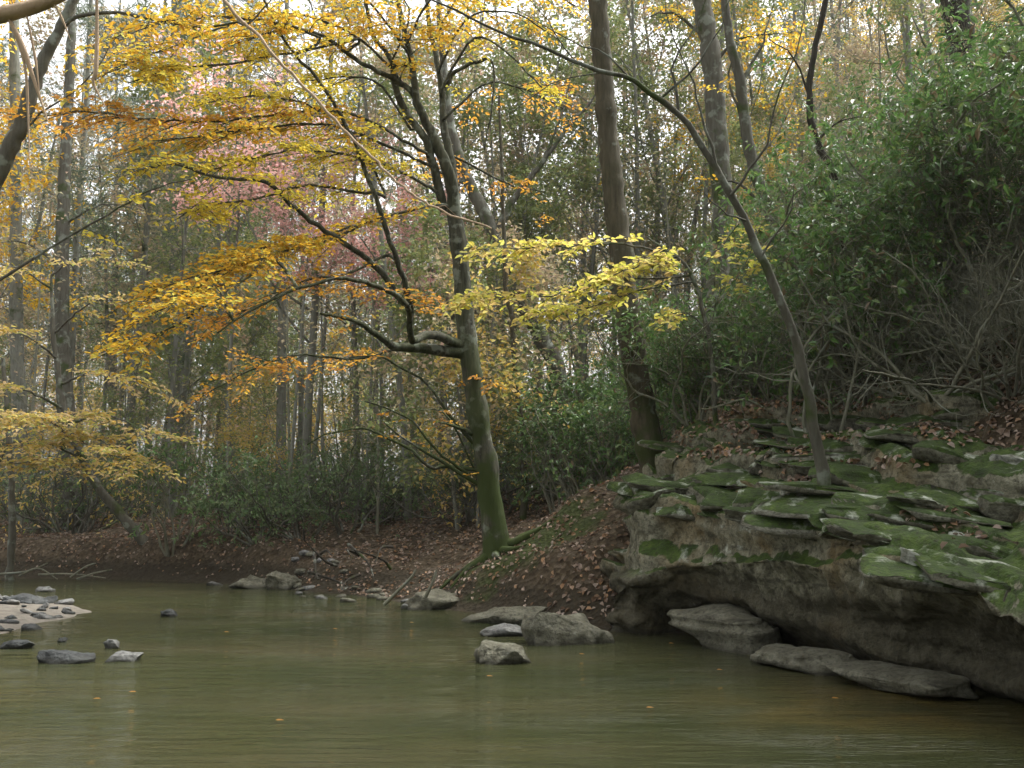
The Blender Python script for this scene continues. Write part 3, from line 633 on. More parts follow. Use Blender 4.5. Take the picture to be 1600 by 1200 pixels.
# --- big straight brown trunk
R = np.random.default_rng(2); wd = MB(); lf = Leaves(); D0 = 18.6
S = trunk(R, wd, lin([(1026, 748), (1012, 680), (993, 570), (977, 450), (963, 340), (954, 250), (945, 150), (938, 60), (930, -60), (920, -300), (915, -560)], D0, D0), [48, 45, 41, 38, 36, 34, 33, 32, 30, 24, 12], 14, .35)
for k in range(9): limb(R, wd, lf, lin([(925, -150 - 40 * k), (925 + R.choice([-1, 1]) * 150, -190 - 45 * k), (925 + R.choice([-1, 1]) * 300, -200 - 45 * k)], D0, D0 + R.uniform(-4, 4)), .07, .02, 2, (.8, 1.4), ll=.13, sp=.09)
t = thing('tall_tree', 'thick straight brown trunk rising behind the outcrop', 'tree'); finish(t, wd, lf, BK_BROWN, LF_RUST)

# --- thin tree growing out of the outcrop, arching left
R = np.random.default_rng(3); wd = MB(); lf = Leaves()
h, _ = hit(1289, 772); D0 = h.y if h is not None else 11.5
P_ = [(1289, 772), (1277, 695), (1262, 620), (1250, 560), (1235, 510), (1213, 455), (1190, 400), (1165, 345), (1142, 305), (1120, 265), (1088, 212), (1060, 177), (1030, 156), (985, 124), (945, 112), (900, 97), (840, 70), (780, 50), (715, 18), (640, -20)]
trunk(R, wd, lin(P_, D0, D0 - 1), list(np.linspace(21, 14, 5)) + list(np.linspace(14, 11, 6)) + list(np.linspace(10, 3, 9)), 9, .2, False, wob=.006)
for pts, w0 in [([(1060, 177), (1058, 140), (1048, 100), (1075, 60), (1100, 10), (1110, -40)], 6), ([(1120, 265), (1095, 180), (1080, 120), (1050, 60), (1040, -10)], 5), ([(985, 124), (940, 80), (880, 60), (800, 10)], 4),
                ([(1030, 156), (1080, 110), (1120, 50), (1150, -20)], 5), ([(1165, 345), (1130, 330), (1100, 300)], 4), ([(945, 112), (900, 120), (860, 130), (800, 175)], 3), ([(1190, 400), (1230, 340), (1240, 290)], 4),
                ([(1142, 305), (1190, 240), (1215, 160), (1250, 60), (1260, -20)], 5), ([(900, 97), (860, 40), (820, -10)], 3)]:
    limb(R, wd, lf, lin(pts, D0 - .5, D0 - .8), w0 / 2 / F * D0, .004, .25, (.2, .4), ll=.07, sp=.09, start=.4)
t = thing('slender_tree', 'slender grey tree rooted on the outcrop and arching over to the left', 'tree'); finish(t, wd, lf, BK_GREY, LF_YEL)

# --- other traced trunks
def simple_tree(seed, name, label, pts, d, wpx, bark, leafm=None, limbs=(), group=None, dens=2., ll=.12, sp=.08, L=(.5, 1.1), ground_it=True, flare=.1, d1=None):
    R = np.random.default_rng(seed); wd = MB(); lf = Leaves()
    trunk(R, wd, lin(pts, d, d1 or d), wpx, 10, flare, ground_it)
    for q in limbs:
        pts2, w0, dn, dd = q; limb(R, wd, lf, lin(pts2, d if dd is None else dd[0], d if dd is None else dd[1]), w0 / 2 / F * d, .008, dn * dens, L, ll=ll, sp=sp)
    t = thing(name, label, 'tree', group); finish(t, wd, lf, bark, leafm or LF_GOLD); return t
simple_tree(11, 'leaning_tree', 'grey tree leaning right with a long bare limb at the top left edge', [(-260, 900), (-180, 680), (-90, 450), (0, 262), (35, 190), (60, 112), (88, 55), (115, 2), (150, -70), (190, -180)], 15, [38, 36, 33, 29, 25, 21, 17, 14, 11, 6], BK_GREY, LF_YEL,
            [([(90, 52), (119, 28), (175, 19), (217, 26), (298, 40), (368, 38), (392, 35), (425, 0), (450, -40)], 9, .25, None), ([(20, 220), (60, 180), (140, 120), (180, 60)], 5, 0, None), ([(-60, 470), (0, 437), (80, 385), (160, 340), (230, 300), (300, 280)], 7, .4, None), ([(150, -70), (260, -110), (400, -130)], 8, 2, None)])
simple_tree(12, 'forked_tree', 'grey trunk leaning left up the slope between mossy tree and big brown trunk', [(872, 592), (848, 535), (825, 490), (800, 440), (780, 390), (760, 340), (735, 290), (712, 230), (700, 170), (690, 60), (680, -60)], 29, [28, 26, 25, 23, 22, 21, 19, 17, 15, 11, 6], BK_GREY, LF_ORG,
            [([(772, 372), (800, 315), (850, 250), (890, 195), (930, 150), (960, 80)], 15, .15, None), ([(735, 290), (690, 270), (640, 240)], 8, .3, None), ([(850, 250), (880, 170), (900, 80)], 6, .5, None)])
simple_tree(13, 'hill_tree', 'straight grey trunk standing behind the slender arching tree', [(1120, 560), (1124, 400), (1130, 330), (1120, 200), (1112, 100), (1097, 0), (1085, -120)], 26, [38, 36, 34, 34, 34, 30, 24], BK_GREY, LF_GOLD,
            [([(1112, 100), (1160, 60), (1240, 50)], 8, 1.2, None), ([(1105, 60), (1050, 20), (1000, 30)], 8, 1.3, None), ([(1097, 0), (1150, -60), (1250, -80)], 8, 1, None)])
simple_tree(14, 'hill_tree', 'crooked grey trunk right of the straight one on the hill', [(1230, 480), (1205, 340), (1180, 270), (1165, 200), (1157, 130), (1140, 60), (1130, -20)], 22, [24, 22, 20, 19, 18, 16, 12], BK_GREY, LF_GOLD,
            [([(1157, 130), (1190, 70), (1210, 0)], 8, .8, None), ([(1165, 200), (1140, 120), (1160, 40)], 6, .5, None), ([(1200, 330), (1150, 285), (1110, 290)], 8, .4, None)])
simple_tree(15, 'dark_sapling', 'thin dark wavy stem among the laurels on the right hill', [(1320, 420), (1302, 275), (1275, 222), (1264, 150), (1272, 80), (1290, 0), (1300, -60)], 17, [14, 13, 12, 11, 10, 9, 7], BK_DARK, LF_LAUREL,
            [([(1264, 150), (1240, 90), (1200, 60)], 5, .5, None), ([(1275, 222), (1310, 190), (1350, 180)], 5, .8, None)])
t = simple_tree(16, 'vine_covered_tree', 'dark trunk wrapped in green vines at the upper right', [(1560, 320), (1535, 200), (1520, 130), (1502, 60), (1490, -10), (1480, -120)], 25, [54, 50, 46, 44, 42, 36], BK_DARK, LF_LAUREL)
Rv = np.random.default_rng(4); vn = Leaves()
for k in range(900):
    y_ = Rv.uniform(-60, 330); c = at(np.interp(y_, [-120, 60, 130, 320], [1480, 1502, 1520, 1560]), y_, 25); o_ = nrm(Rv.normal(size=3)) * Rv.uniform(.3, .75)
    vn.put(c + o_, nrm(o_ + Rv.normal(size=3) * .5 - UP * .5)[None], nrm(o_ + UP * .4)[None], Rv.uniform(.1, .16), .09)
vn.build('vine', LF_LAUREL, t, smooth=False)
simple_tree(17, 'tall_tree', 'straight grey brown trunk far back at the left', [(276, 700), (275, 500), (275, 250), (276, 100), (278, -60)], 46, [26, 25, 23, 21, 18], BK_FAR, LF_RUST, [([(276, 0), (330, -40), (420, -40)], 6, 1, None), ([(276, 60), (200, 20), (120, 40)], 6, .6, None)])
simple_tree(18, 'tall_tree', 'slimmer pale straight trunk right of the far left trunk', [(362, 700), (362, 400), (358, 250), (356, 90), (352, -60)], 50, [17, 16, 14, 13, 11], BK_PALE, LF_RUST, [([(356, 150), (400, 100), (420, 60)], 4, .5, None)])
simple_tree(19, 'bank_tree', 'short visible dark trunk flaring at its base on the left bank', [(116, 802), (112, 740), (102, 620), (96, 500), (100, 300), (110, 100), (115, -60)], 34, [34, 29, 26, 24, 20, 15, 10], BK_GREY, LF_TAN, [([(100, 420), (40, 380), (-20, 380)], 6, 1, None), ([(100, 350), (160, 320), (230, 330)], 6, 1, None)])
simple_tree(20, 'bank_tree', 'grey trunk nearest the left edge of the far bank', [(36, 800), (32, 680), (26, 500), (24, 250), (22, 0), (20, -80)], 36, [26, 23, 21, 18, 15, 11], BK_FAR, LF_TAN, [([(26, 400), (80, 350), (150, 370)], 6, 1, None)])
simple_tree(21, 'thin_tree', 'thin mossy upright stem on the bank at the far left', [(18, 852), (18, 760), (14, 690), (5, 560)], 28, [11, 10, 9, 6], BK_GREY, LF_TAN, [([(14, 690), (-10, 740), (-40, 760)], 4, .2, None)])
simple_tree(22, 'leaning_sapling', 'leaning tan leaved sapling rising left from the far bank edge', [(240, 864), (200, 818), (160, 770), (128, 715), (100, 640), (85, 540), (80, 430)], 29, [20, 16, 14, 13, 11, 8, 4], BK_GREY, LF_TAN,
            [([(128, 715), (60, 690), (-40, 700)], 5, 2, (29, 25)), ([(110, 660), (170, 650), (260, 690)], 5, 1.8, (29, 26)), ([(100, 640), (40, 610), (-40, 600)], 5, 1.6, (29, 26)), ([(95, 600), (160, 580), (240, 610)], 5, 1.5, (29, 27)),
             ([(90, 560), (30, 520), (-40, 520)], 4, 1.5, (29, 26)), ([(85, 520), (150, 470), (230, 480)], 4, 1.5, (29, 27)), ([(80, 450), (30, 420), (-20, 410)], 4, 1.4, (29, 27)), ([(80, 430), (130, 400), (200, 420)], 3, 1.4, (29, 28)),
             ([(140, 740), (100, 720), (20, 725)], 3, 3, (29, 26)), ([(128, 715), (80, 660), (0, 650)], 3, 3, (29, 25)), ([(115, 680), (160, 690), (220, 730)], 3, 3, (29, 26)), ([(120, 690), (60, 650), (-30, 660)], 3, 3, (28, 24)), ([(100, 640), (130, 690), (200, 720)], 3, 2, (29, 26))], dens=1.25, ll=.16, sp=.085, L=(.6, 1.5))
simple_tree(23, 'thin_tree', 'very slim brown stem left of the leaning forked trunk', [(818, 690), (806, 600), (800, 500), (790, 440), (785, 300), (780, 150)], 26, [9, 9, 8, 8, 6, 4], BK_BROWN, LF_ORG, [([(790, 440), (820, 380), (850, 330)], 3, .4, None)])
# yellow spray sapling in front of the big trunk
simple_tree(24, 'yellow_sapling', 'small sapling with lemon yellow sprays in front of the big brown trunk', [(1118, 660), (1112, 560), (1100, 490), (1080, 430), (1050, 395), (1010, 370)], 17, [9, 8, 7, 6, 5, 3], BK_GREY, LF_LEMON,
            [([(1050, 395), (960, 380), (870, 385), (745, 390)], 4, 2.8, (17, 16)), ([(1080, 430), (960, 440), (850, 463), (715, 462)], 4, 2.4, (17, 16)), ([(1085, 440), (1000, 455), (920, 480), (840, 488)], 4, 3.4, (17, 16)),
             ([(1060, 400), (1000, 415), (930, 440)], 3, 4, (17, 16)), ([(1050, 395), (1020, 400), (990, 430)], 3, 4, (17, 16.4)), ([(1105, 520), (1080, 490), (1040, 500)], 3, 2.5, (17, 17)), ([(1100, 490), (1150, 440), (1190, 350)], 3, 2, (17, 17.5)), ([(1080, 430), (1130, 380), (1170, 330)], 3, 1.5, (17, 17.5))],
            dens=2.6, ll=.14, sp=.06, L=(.35, .8))

# ------------------------------------------------------------------ woodland behind: prototypes, then copies
def grow(R, wood, leaf, p, d, L, r, lvl, sp):
    c = sp[lvl]; n = max(3, int(L / c.get('seg', .7)) + 1); d = nrm(d); P = [p]; dd = d
    for i in range(n - 1):
        dd = nrm(dd + R.normal(size=3) * c.get('wob', .12) + UP * c.get('up', .03)); P.append(P[-1] + dd * L / (n - 1))
    P = np.array(P); tip = r * c.get('tip', .3); t = np.linspace(0, 1, n); wood.tube(P, r + (tip - r) * t, c.get('sides', 4))
    if lvl + 1 < len(sp):
        k = sp[lvl + 1]; cnt = R.poisson(k['n']) if lvl else int(k['n'])
        for q in range(cnt):
            f = k.get('from', .3) + (1 - k.get('from', .3)) * (q + R.uniform()) / max(1, cnt); i = min(n - 2, int(f * (n - 1))); u_ = f * (n - 1) - i
            b = P[i] * (1 - u_) + P[i + 1] * u_; tg = nrm(P[i + 1] - P[i]); o_ = nrm(np.cross(tg, R.normal(size=3)))
            an = R.uniform(*k.get('ang', (.6, 1.2))); grow(R, wood, leaf, b, tg * math.cos(an) + o_ * math.sin(an), L * R.uniform(*k['len']) * (1.15 - .6 * f if lvl == 0 else 1), (r + (tip - r) * f) * k.get('rr', .45), lvl + 1, sp)
    if c.get('leaf') and leaf is not None:
        m = c['leaf']; f = R.uniform(.15, 1.1, m); i = np.minimum((f * (n - 1)).astype(int), n - 2); B = P[i] + (P[i + 1] - P[i]) * (f * (n - 1) - i)[:, None]
        sz = c['size'] * R.uniform(.7, 1.25, m)
        if c.get('needle'):
            leaf.put(B, P[i + 1] - P[i] + R.normal(size=(m, 3)) * .9 * np.linalg.norm(P[1] - P[0]), R.normal(size=(m, 3)), sz * 1.6, sz * .16, simple=True)
        else:
            leaf.put(B + R.normal(size=(m, 3)) * c.get('sc', .12), R.normal(size=(m, 3)) * np.array([1, 1, .5]) - UP * .2, UP + R.normal(size=(m, 3)) * .5, sz, sz * .62, simple=True)
def proto(seed, name, H, r, sp, bark, leafm, label, cat, group):
    R = np.random.default_rng(seed); wood, leaf = MB(), Leaves(); lean = R.normal(size=3) * .04
    grow(R, wood, leaf, np.array([0, 0, -.3]), UP + lean, H, r, 0, sp)
    t = thing(name, label, cat, group); finish(t, wood, leaf, bark, leafm); return t
def hw(nl=15, frm=.4, leaf=9, size=.16, l1=(.2, .34), n3=6):
    return [dict(sides=7, wob=.03, up=.03, tip=.2, seg=1.2), dict(n=nl, len=l1, ang=(.6, 1.15), rr=.38, up=.06, wob=.14, **{'from': frm}), dict(n=5, len=(.32, .55), rr=.45, sides=3, wob=.16, seg=.5, **{'from': .25}),
            dict(n=n3, len=(.35, .6), rr=.5, sides=3, seg=.35, leaf=leaf, size=size, wob=.2, **{'from': .2})]
HG = 'trees in the woods beyond the stream'
PROTO = {
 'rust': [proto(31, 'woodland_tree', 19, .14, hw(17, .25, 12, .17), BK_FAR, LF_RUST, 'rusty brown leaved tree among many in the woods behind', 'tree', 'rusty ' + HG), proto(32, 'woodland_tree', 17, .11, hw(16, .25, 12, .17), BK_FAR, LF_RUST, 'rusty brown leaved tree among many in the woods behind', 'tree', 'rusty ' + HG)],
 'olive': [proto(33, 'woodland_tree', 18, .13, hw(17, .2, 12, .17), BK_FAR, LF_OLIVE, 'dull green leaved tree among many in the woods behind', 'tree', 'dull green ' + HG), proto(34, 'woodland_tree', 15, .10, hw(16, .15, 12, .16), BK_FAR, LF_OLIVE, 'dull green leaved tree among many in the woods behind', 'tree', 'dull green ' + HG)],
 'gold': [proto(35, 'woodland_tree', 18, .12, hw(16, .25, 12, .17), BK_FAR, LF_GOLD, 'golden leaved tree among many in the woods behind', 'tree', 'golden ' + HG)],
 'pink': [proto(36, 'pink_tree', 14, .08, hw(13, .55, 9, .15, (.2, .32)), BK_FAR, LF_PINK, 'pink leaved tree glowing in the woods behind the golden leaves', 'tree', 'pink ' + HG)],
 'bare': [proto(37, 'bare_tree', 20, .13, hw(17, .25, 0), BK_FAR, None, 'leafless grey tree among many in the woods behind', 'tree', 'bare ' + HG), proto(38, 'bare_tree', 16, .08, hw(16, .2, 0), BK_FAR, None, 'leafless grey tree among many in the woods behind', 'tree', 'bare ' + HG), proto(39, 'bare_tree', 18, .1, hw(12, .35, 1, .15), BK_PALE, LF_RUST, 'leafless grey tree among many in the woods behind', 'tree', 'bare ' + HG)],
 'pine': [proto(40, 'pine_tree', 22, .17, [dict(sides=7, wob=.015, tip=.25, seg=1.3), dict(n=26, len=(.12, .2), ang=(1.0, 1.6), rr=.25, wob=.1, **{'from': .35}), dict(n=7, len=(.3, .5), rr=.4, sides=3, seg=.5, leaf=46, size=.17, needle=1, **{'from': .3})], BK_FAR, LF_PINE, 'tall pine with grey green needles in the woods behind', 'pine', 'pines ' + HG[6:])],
}
PROTO['small'] = [proto(61, 'understory_tree', 7, .05, hw(14, .12, 9, .13, (.25, .45), 4), BK_FAR, LF_RUST, 'small rusty leaved tree under the tall woodland trees', 'tree', 'small rusty trees under the woodland'),
    proto(62, 'understory_tree', 6, .045, hw(14, .12, 9, .13, (.25, .45), 4), BK_FAR, LF_TAN, 'small tan leaved tree under the tall woodland trees', 'tree', 'small tan trees under the woodland'),
    proto(63, 'understory_tree', 6.5, .045, hw(14, .1, 9, .13, (.25, .45), 4), BK_FAR, LF_OLIVE, 'small dull green tree under the tall woodland trees', 'tree', 'small dull green trees under the woodland'),
    proto(64, 'understory_tree', 8, .05, hw(16, .1, 1, .13, (.25, .45), 6), BK_TWIG, LF_RUST, 'small twiggy nearly leafless tree under the tall woodland trees', 'tree', 'small twiggy trees under the woodland')]
placed = {}
def plant(p, x, y, sc=1.0, rz=0., z=None, label=None, group=None):
    o = p if p.name not in placed else copy_tree(p)
    placed[p.name] = 1; o.location = (x, y, gz(x, y) if z is None else z); o.rotation_euler = (0, 0, rz); o.scale = (sc, sc, sc * 1.0)
    if label: o['label'] = label
    if group: o['group'] = group
    return o
R = np.random.default_rng(2024)
KINDS = ['rust'] * 4 + ['olive'] * 6 + ['gold'] + ['bare'] * 12 + ['pine'] * 4
cnt = 0; spots = []
for tries in range(4000):
    if cnt >= 262: break
    d = 33 + 80 * R.uniform() ** 1.15; x = R.uniform(-.62, .66) * d
    s, _a = shore(np.array([x]), np.array([d])); 
    if s[0] < 3: continue
    if any((x - a_) ** 2 + (d - b_) ** 2 < 4.5 for a_, b_ in spots): continue
    spots.append((x, d)); k = KINDS[R.integers(len(KINDS))]; pl = PROTO[k]
    pxx = 800 + x / d * F
    if pxx < 450 and R.uniform() < .3: k = 'pine'; pl = PROTO[k]
    plant(pl[R.integers(len(pl))], x, d, R.uniform(.8, 1.3), R.uniform(0, 6.3)); cnt += 1
for px_, d_, k_, sc in ((640, 30, 'rust', .9), (760, 34, 'olive', .95), (850, 36, 'bare', 1.0), (900, 36, 'olive', 1.1), (1000, 36, 'bare', 1.0), (1070, 36, 'rust', 1.1), (1030, 40, 'olive', 1.2), (820, 42, 'rust', 1.2), (560, 35, 'olive', 1.0), (690, 38, 'olive', 1.1), (1180, 34, 'gold', .9), (470, 40, 'bare', 1.1)):
    x = (px_ - 800) / F * d_; plant(PROTO[k_][0], x, d_, sc, px_ * .1)
for k in range(20):                            # denser wood behind the left bank
    px_, d = R.uniform(-60, 520), R.uniform(36, 80); kk = ('pine', 'olive', 'pine', 'rust')[k % 4]
    plant(PROTO[kk][-1], (px_ - 800) / F * d, d, R.uniform(1.0, 1.35), R.uniform(0, 6.3))
for k in range(150):
    d = R.uniform(25, 78); x = R.uniform(-.6, .6) * d; s, _a = shore(np.array([x]), np.array([d]))
    if s[0] < 2.5 or (x / d > 0 and d < 29): continue
    plant(PROTO['small'][[0, 1, 2, 3, 3][R.integers(5)]], x, d, R.uniform(.7, 1.3), R.uniform(0, 6.3))
for x, y in ((10, 7), (13.5, 13), (8.5, 0), (12, -4), (17, 19), (5, -9), (-3, -11), (-11, -6), (15, 5), (-14, 2), (-17, 9), (-9, -10), (2, -5), (9, -8), (-6, -15), (0, -17), (7, -15), (-14, -3), (8, 3.5), (11, 10), (-5, -4), (-19, 14)):   # unseen trees added so their crowns shade the stream and the outcrop
    plant(PROTO['olive'][0], x, y, 1.0, x * 3.1, label='unseen leafy tree added beside the stream to shade the water and the outcrop', group='shade trees added beside and behind the camera')
for px_, d_, sc in ((450, 31, .9), (570, 31, .74), (360, 33, 1.1), (650, 33, .8), (510, 33, .85)):
    plant(PROTO['pink'][0], (px_ - 800) / F * d_, d_, sc, px_)

# ------------------------------------------------------------------ shrubs
def shrub_proto(seed, name, stems, H, leafm, bark, lab, group, leaf=7, size=.1, spread=.7, quad=False, droop=0, n2=5, n3=4, frm=.25):
    R = np.random.default_rng(seed); wood, leafb = MB(), Leaves()
    for k in range(stems):
        a_ = k * 2.4 + R.uniform(0, .6); d = np.array([math.cos(a_) * spread, math.sin(a_) * spread, R.uniform(.6, 1.1)])
        S = [dict(sides=4, wob=.22, up=.05, seg=.22, tip=.35), dict(n=n2, len=(.35, .6), rr=.5, sides=3, wob=.22, seg=.15, **{'from': frm}), dict(n=n3, len=(.4, .7), rr=.5, sides=3, seg=.12, leaf=0, **{'from': .3})]
        before = len(wood.V); grow(R, wood, None, np.array([math.cos(a_) * .1, math.sin(a_) * .1, -.15]), d, H * R.uniform(.7, 1.15), .02 * H ** .5, 0, S)
        if leaf:
            for v_ in wood.V[before:]:
                if len(v_) < 24 and len(v_) % 3 == 0:                    # end twigs carry a whorl of leaves
                    tip = v_[-3:].mean(0); dr = nrm(tip - v_[:3].mean(0)); m = leaf
                    o_ = R.normal(size=(m, 3)); o_ -= (o_ @ dr)[:, None] * dr; o_ = nrm(o_)
                    B = tip - dr * R.uniform(0, .22, m)[:, None]; Ls = size * R.uniform(.7, 1.25, m)
                    leafb.put(B, dr * .5 + o_ - UP * .15, nrm(UP * .8 + dr * .6 + R.normal(size=(m, 3)) * .25), Ls, Ls * .42, fold=.2, simple=quad)
    t = thing(name, lab, 'shrub', group); wood.build('stems', bark, t)
    if leafb.n: leafb.build('foliage', leafm, t, smooth=False)
    return t
LG = 'laurel shrubs on the right hillside'
LAU = [shrub_proto(51, 'laurel_shrub', 8, 1.7, LF_LAUREL, BK_TWIG, 'glossy green laurel shrub among many on the right hillside', LG, 6, .11, n2=6, n3=5), shrub_proto(52, 'laurel_shrub', 7, 2.2, LF_LAUREL, BK_TWIG, 'glossy green laurel shrub among many on the right hillside', LG, 5, .11, .5, n2=6, n3=5)]
TAL = [shrub_proto(58, 'tall_laurel', 6, 3.6, LF_LAUREL, BK_TWIG, 'tall open laurel with light green leaves on the right hillside', 'tall laurels on the right hillside', 6, .13, .42, n2=13, n3=5, frm=.4), shrub_proto(59, 'tall_laurel', 5, 4.2, LF_LAUREL, BK_TWIG, 'tall open laurel with light green leaves on the right hillside', 'tall laurels on the right hillside', 5, .13, .5, n2=14, n3=5, frm=.35)]
TWG = [shrub_proto(53, 'bare_shrub', 9, 1.8, None, BK_TWIG, 'leafless grey twiggy shrub among many on the right bank', 'bare shrubs on the right bank', 0, n2=8, n3=6), shrub_proto(54, 'bare_shrub', 7, 2.4, None, BK_TWIG, 'leafless grey twiggy shrub among many on the right bank', 'bare shrubs on the right bank', 0, spread=1.1, n2=8, n3=6)]
UND = [shrub_proto(55, 'understory_shrub', 9, 2.2, LF_SHRUB, BK_GREY, 'grey green leafy shrub in the undergrowth beyond the stream', 'undergrowth shrubs beyond the stream', 4, .11, .7, n2=7), shrub_proto(56, 'understory_shrub', 7, 3.0, LF_SHRUB, BK_GREY, 'grey green leafy shrub in the undergrowth beyond the stream', 'undergrowth shrubs beyond the stream', 3, .11, .6, n2=7),
       shrub_proto(57, 'tan_shrub', 8, 2.8, LF_TAN, BK_GREY, 'thin tan leaved shrub in the undergrowth beyond the stream', 'tan undergrowth shrubs beyond the stream', 2, .11, .6, n2=7)]
R = np.random.default_rng(99)
def visible_at(px_, py_, d0=9, d1=60):        # where the sight line first meets the ground
    for d in np.arange(d0, d1, .4):
        p = at(px_, py_, d)
        if p[2] < topz(p[0], p[1]): return p
    return None
def put_shrub(protos, px_, py_, sc, **k):
    p = visible_at(px_, py_)
    if p is None: return
    return plant(protos[R.integers(len(protos))], p[0], p[1], sc * R.uniform(.85, 1.15), R.uniform(0, 6.3), z=topz(p[0], p[1]), **k)
for px_, d, sc in [(875, 25, 1.0), (915, 24.5, 1.1), (955, 24, 1.0), (900, 27, 1.3), (940, 27, 1.3), (985, 25, 1.2), (1090, 19.6, .8), (1120, 18.5, .9), (960, 33, 1.2), (1075, 23, 1.0), (1150, 18.5, .9), (1110, 22, 1.1), (1160, 22, 1.2), (1050, 27, 1.1), (860, 30, 1.2)]:
    x = (px_ - 800) / F * d; plant(LAU[R.integers(2)], x, d, sc * 1.2, R.uniform(0, 6.3), z=topz(x, d), label='glossy green laurel in the thicket round the big brown trunk', group='laurels round the big brown trunk')
for px_, d, sc in [(1085, 17.8, .7), (1130, 18.5, .7), (1180, 18, .7), (1070, 21, .75)]:
    x = (px_ - 800) / F * d; plant(TAL[R.integers(2)], x, d, sc, R.uniform(0, 6.3), z=topz(x, d), label='tall laurel with high green foliage beside the big brown trunk', group='tall laurels by the big brown trunk')
for k in range(28):                            # the curtain of leaves nearer on the right
    px_ = R.uniform(1230, 1690); d = R.uniform(13, 22); x = (px_ - 800) / F * d
    plant(TAL[R.integers(2)], x, d, R.uniform(.75, 1.15), R.uniform(0, 6.3), z=topz(x, d), label='tall open laurel with light green leaves on the right hillside', group='tall laurels on the right hillside')
for k in range(50):                            # laurel slope at the right
    px_ = R.uniform(1150, 1640); hi = np.interp(px_, [1150, 1250, 1400, 1640], [470, 330, 160, 30]); py_ = R.uniform(hi, np.interp(px_, [1150, 1640], [560, 470]))
    put_shrub(LAU, px_, py_, R.uniform(.8, 1.2))
for k in range(150):
    px_ = R.uniform(1180, 1640); py_ = R.uniform(np.interp(px_, [1180, 1640], [400, 60]), 640); put_shrub(TWG, px_, py_, R.uniform(.6, .95))
for k in range(26):                            # brown leaved saplings among the laurels
    px_ = R.uniform(1180, 1640); p = visible_at(px_, R.uniform(np.interp(px_, [1180, 1640], [400, 80]), 560))
    if p is not None: plant(PROTO['small'][R.choice([0, 3])], p[0], p[1], R.uniform(.25, .5), R.uniform(0, 6.3), label='small sapling with sparse brown leaves on the right hillside', group='saplings on the right hillside')
for k in range(22):                            # the thicket goes on past the right edge
    d = R.uniform(9, 20); x = R.uniform(.62, .95) * d + 1.5; P4 = (LAU, TAL, TWG)[k % 3]
    plant(P4[R.integers(2)], x, d, R.uniform(.7, 1.1), R.uniform(0, 6.3), z=topz(x, d))
o = put_shrub(LAU, 268, 862, 1.35, label='round bright green bush at the edge of the far bank', group=None)
if o: del o['group']
for k in range(95):
    d = R.uniform(24, 62); x = R.uniform(-.58, .2) * d; s, _a = shore(np.array([x]), np.array([d]))
    if s[0] < 1.0: continue
    if x / d > .02 and s[0] < 6: continue
    if 180 < 800 + x / d * F < 350 and d < 33 or 800 < 800 + x / d * F < 1060 and d < 33: continue
    plant(UND[R.integers(3)], x, d, R.uniform(.7, 1.25), R.uniform(0, 6.3))
for px_, py_, sc in [(400, 850, 1.2), (470, 845, 1.1), (540, 835, 1.0), (610, 815, .8), (440, 820, 1.2), (520, 800, 1.2), (360, 840, 1.0), (570, 790, 1.2)]: put_shrub(UND[:2], px_, py_, sc)

# ------------------------------------------------------------------ dead wood
R = np.random.default_rng(6); wd = MB()
for k in range(9):
    a0 = R.uniform(470, 640); p0 = at(a0, R.uniform(850, 900), 23); p1 = at(a0 + R.uniform(-70, 90), R.uniform(840, 925), 22); wd.tube(spline([p0, (p0 + p1) / 2 + R.normal(size=3) * .15, p1], 10), np.linspace(.04, .012, 10), 5)
tag(wd.build('driftwood', BK_DARK), 'tangle of dark dead branches caught on the far bank', 'driftwood')
wd = MB()
for pts in [[(0, 897), (40, 893), (75, 880)], [(30, 900), (60, 888), (90, 905)], [(110, 902), (135, 885), (150, 880)], [(60, 898), (110, 897), (165, 903)], [(120, 905), (150, 895), (175, 890)]]:
    wd.tube(spline([at(a_, b_, 27.5) for a_, b_ in pts], 10), np.linspace(.035, .015, 10), 5)
tag(wd.build('driftwood', BK_TWIG), 'grey dead branches lying along the far left waterline', 'driftwood')
for i, (pts, d, lab) in enumerate([([(600, 945), (640, 905), (650, 890)], 18.6, 'grey stick poking up left of the tilted slab'), ([(664, 935), (678, 905), (682, 890)], 18.6, 'pale short stick leaning on the tilted slab')]):
    wd = MB(); wd.tube(spline([at(a_, b_, d) for a_, b_ in pts], 8), np.linspace(.035, .015, 8), 6); tag(wd.build('stick', BK_TWIG), lab, 'stick')
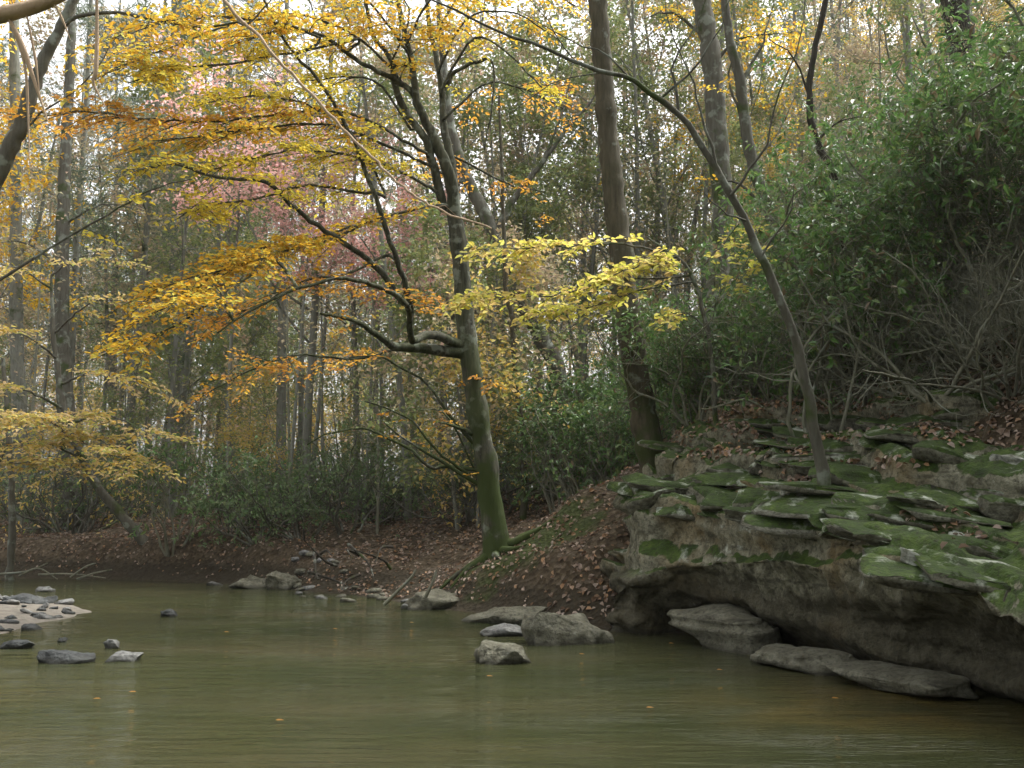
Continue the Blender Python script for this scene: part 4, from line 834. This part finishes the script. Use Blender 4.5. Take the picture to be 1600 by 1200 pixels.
# dry stalk hanging across the view and dry twig near the lens
wd = MB(); S = spline([at(a_, b_, 6.0) for a_, b_ in [(60, -420), (220, -160), (335, -15), (400, 55), (470, 130), (540, 205), (600, 265), (650, 308), (700, 333), (768, 357)]], 60); S[1:-1] += np.random.default_rng(12).normal(size=(58, 3)) * .006
wd.tube(S, np.linspace(.013, .006, 60), 6); [wd.tube(np.array([S[q], S[q] + np.array([.06 * (-1) ** q, .03, .02]), S[q] + np.array([.13 * (-1) ** q, .05, -.04])]), [.003, .002, .001], 3) for q in (18, 27, 33, 41, 50)]
tag(wd.build('hanging_vine', BK_DRY), 'long pale dry vine hanging diagonally across the upper middle', 'vine')
t = thing('dead_branch', 'brown dead branch with dangling dry strands close by at the top left corner', 'branch')
wd = MB(); wd.tube(spline([at(a_, b_, 2.0) for a_, b_ in [(-400, 150), (-150, 60), (0, 24), (60, 8), (110, -14), (220, -60), (400, -120)]], 24), np.linspace(.022, .008, 24), 8); wd.build('branch_wood', BK_DRY, t)
for pts, w_ in [([(10, 24), (30, 60), (48, 110), (75, 190)], 6), ([(12, 25), (38, 100), (44, 180), (46, 260)], 3), ([(150, -30), (152, 40), (150, 110), (146, 130), (165, 168)], 5), ([(80, 0), (95, 25), (110, 62)], 3), ([(40, 14), (55, 90), (62, 150)], 3)]:
    wd = MB(); wd.tube(spline([at(a_, b_, 2.0) for a_, b_ in pts], 16), np.concatenate([np.linspace(w_ * .5, w_, 8), np.linspace(w_, w_ * .2, 8)]) * .8 / F * 2.0, 5); wd.build('dry_strand', BK_DRY, t)

# ------------------------------------------------------------------ damp air between the trees
M = NM('damp_air'); M.t.nodes.remove(M.b)
pv = M.n('ShaderNodeVolumePrincipled'); pv.inputs['Density'].default_value = HAZE; pv.inputs['Color'].default_value = (.95, .98, .97, 1); pv.inputs['Anisotropy'].default_value = .2
M.l(pv.outputs[0], M.out.inputs['Volume'])
x0, x1, y0, y1, z0, z1 = -190, 190, -45, 260, -8, 52
mb = MB(); mb.add([(x0, y0, z0), (x1, y0, z0), (x1, y1, z0), (x0, y1, z0), (x0, y0, z1), (x1, y0, z1), (x1, y1, z1), (x0, y1, z1)],
                  [(0, 3, 2, 1), (4, 5, 6, 7), (0, 1, 5, 4), (1, 2, 6, 5), (2, 3, 7, 6), (3, 0, 4, 7)])
tag(mb.build('haze', M.m, smooth=False), kind='stuff')
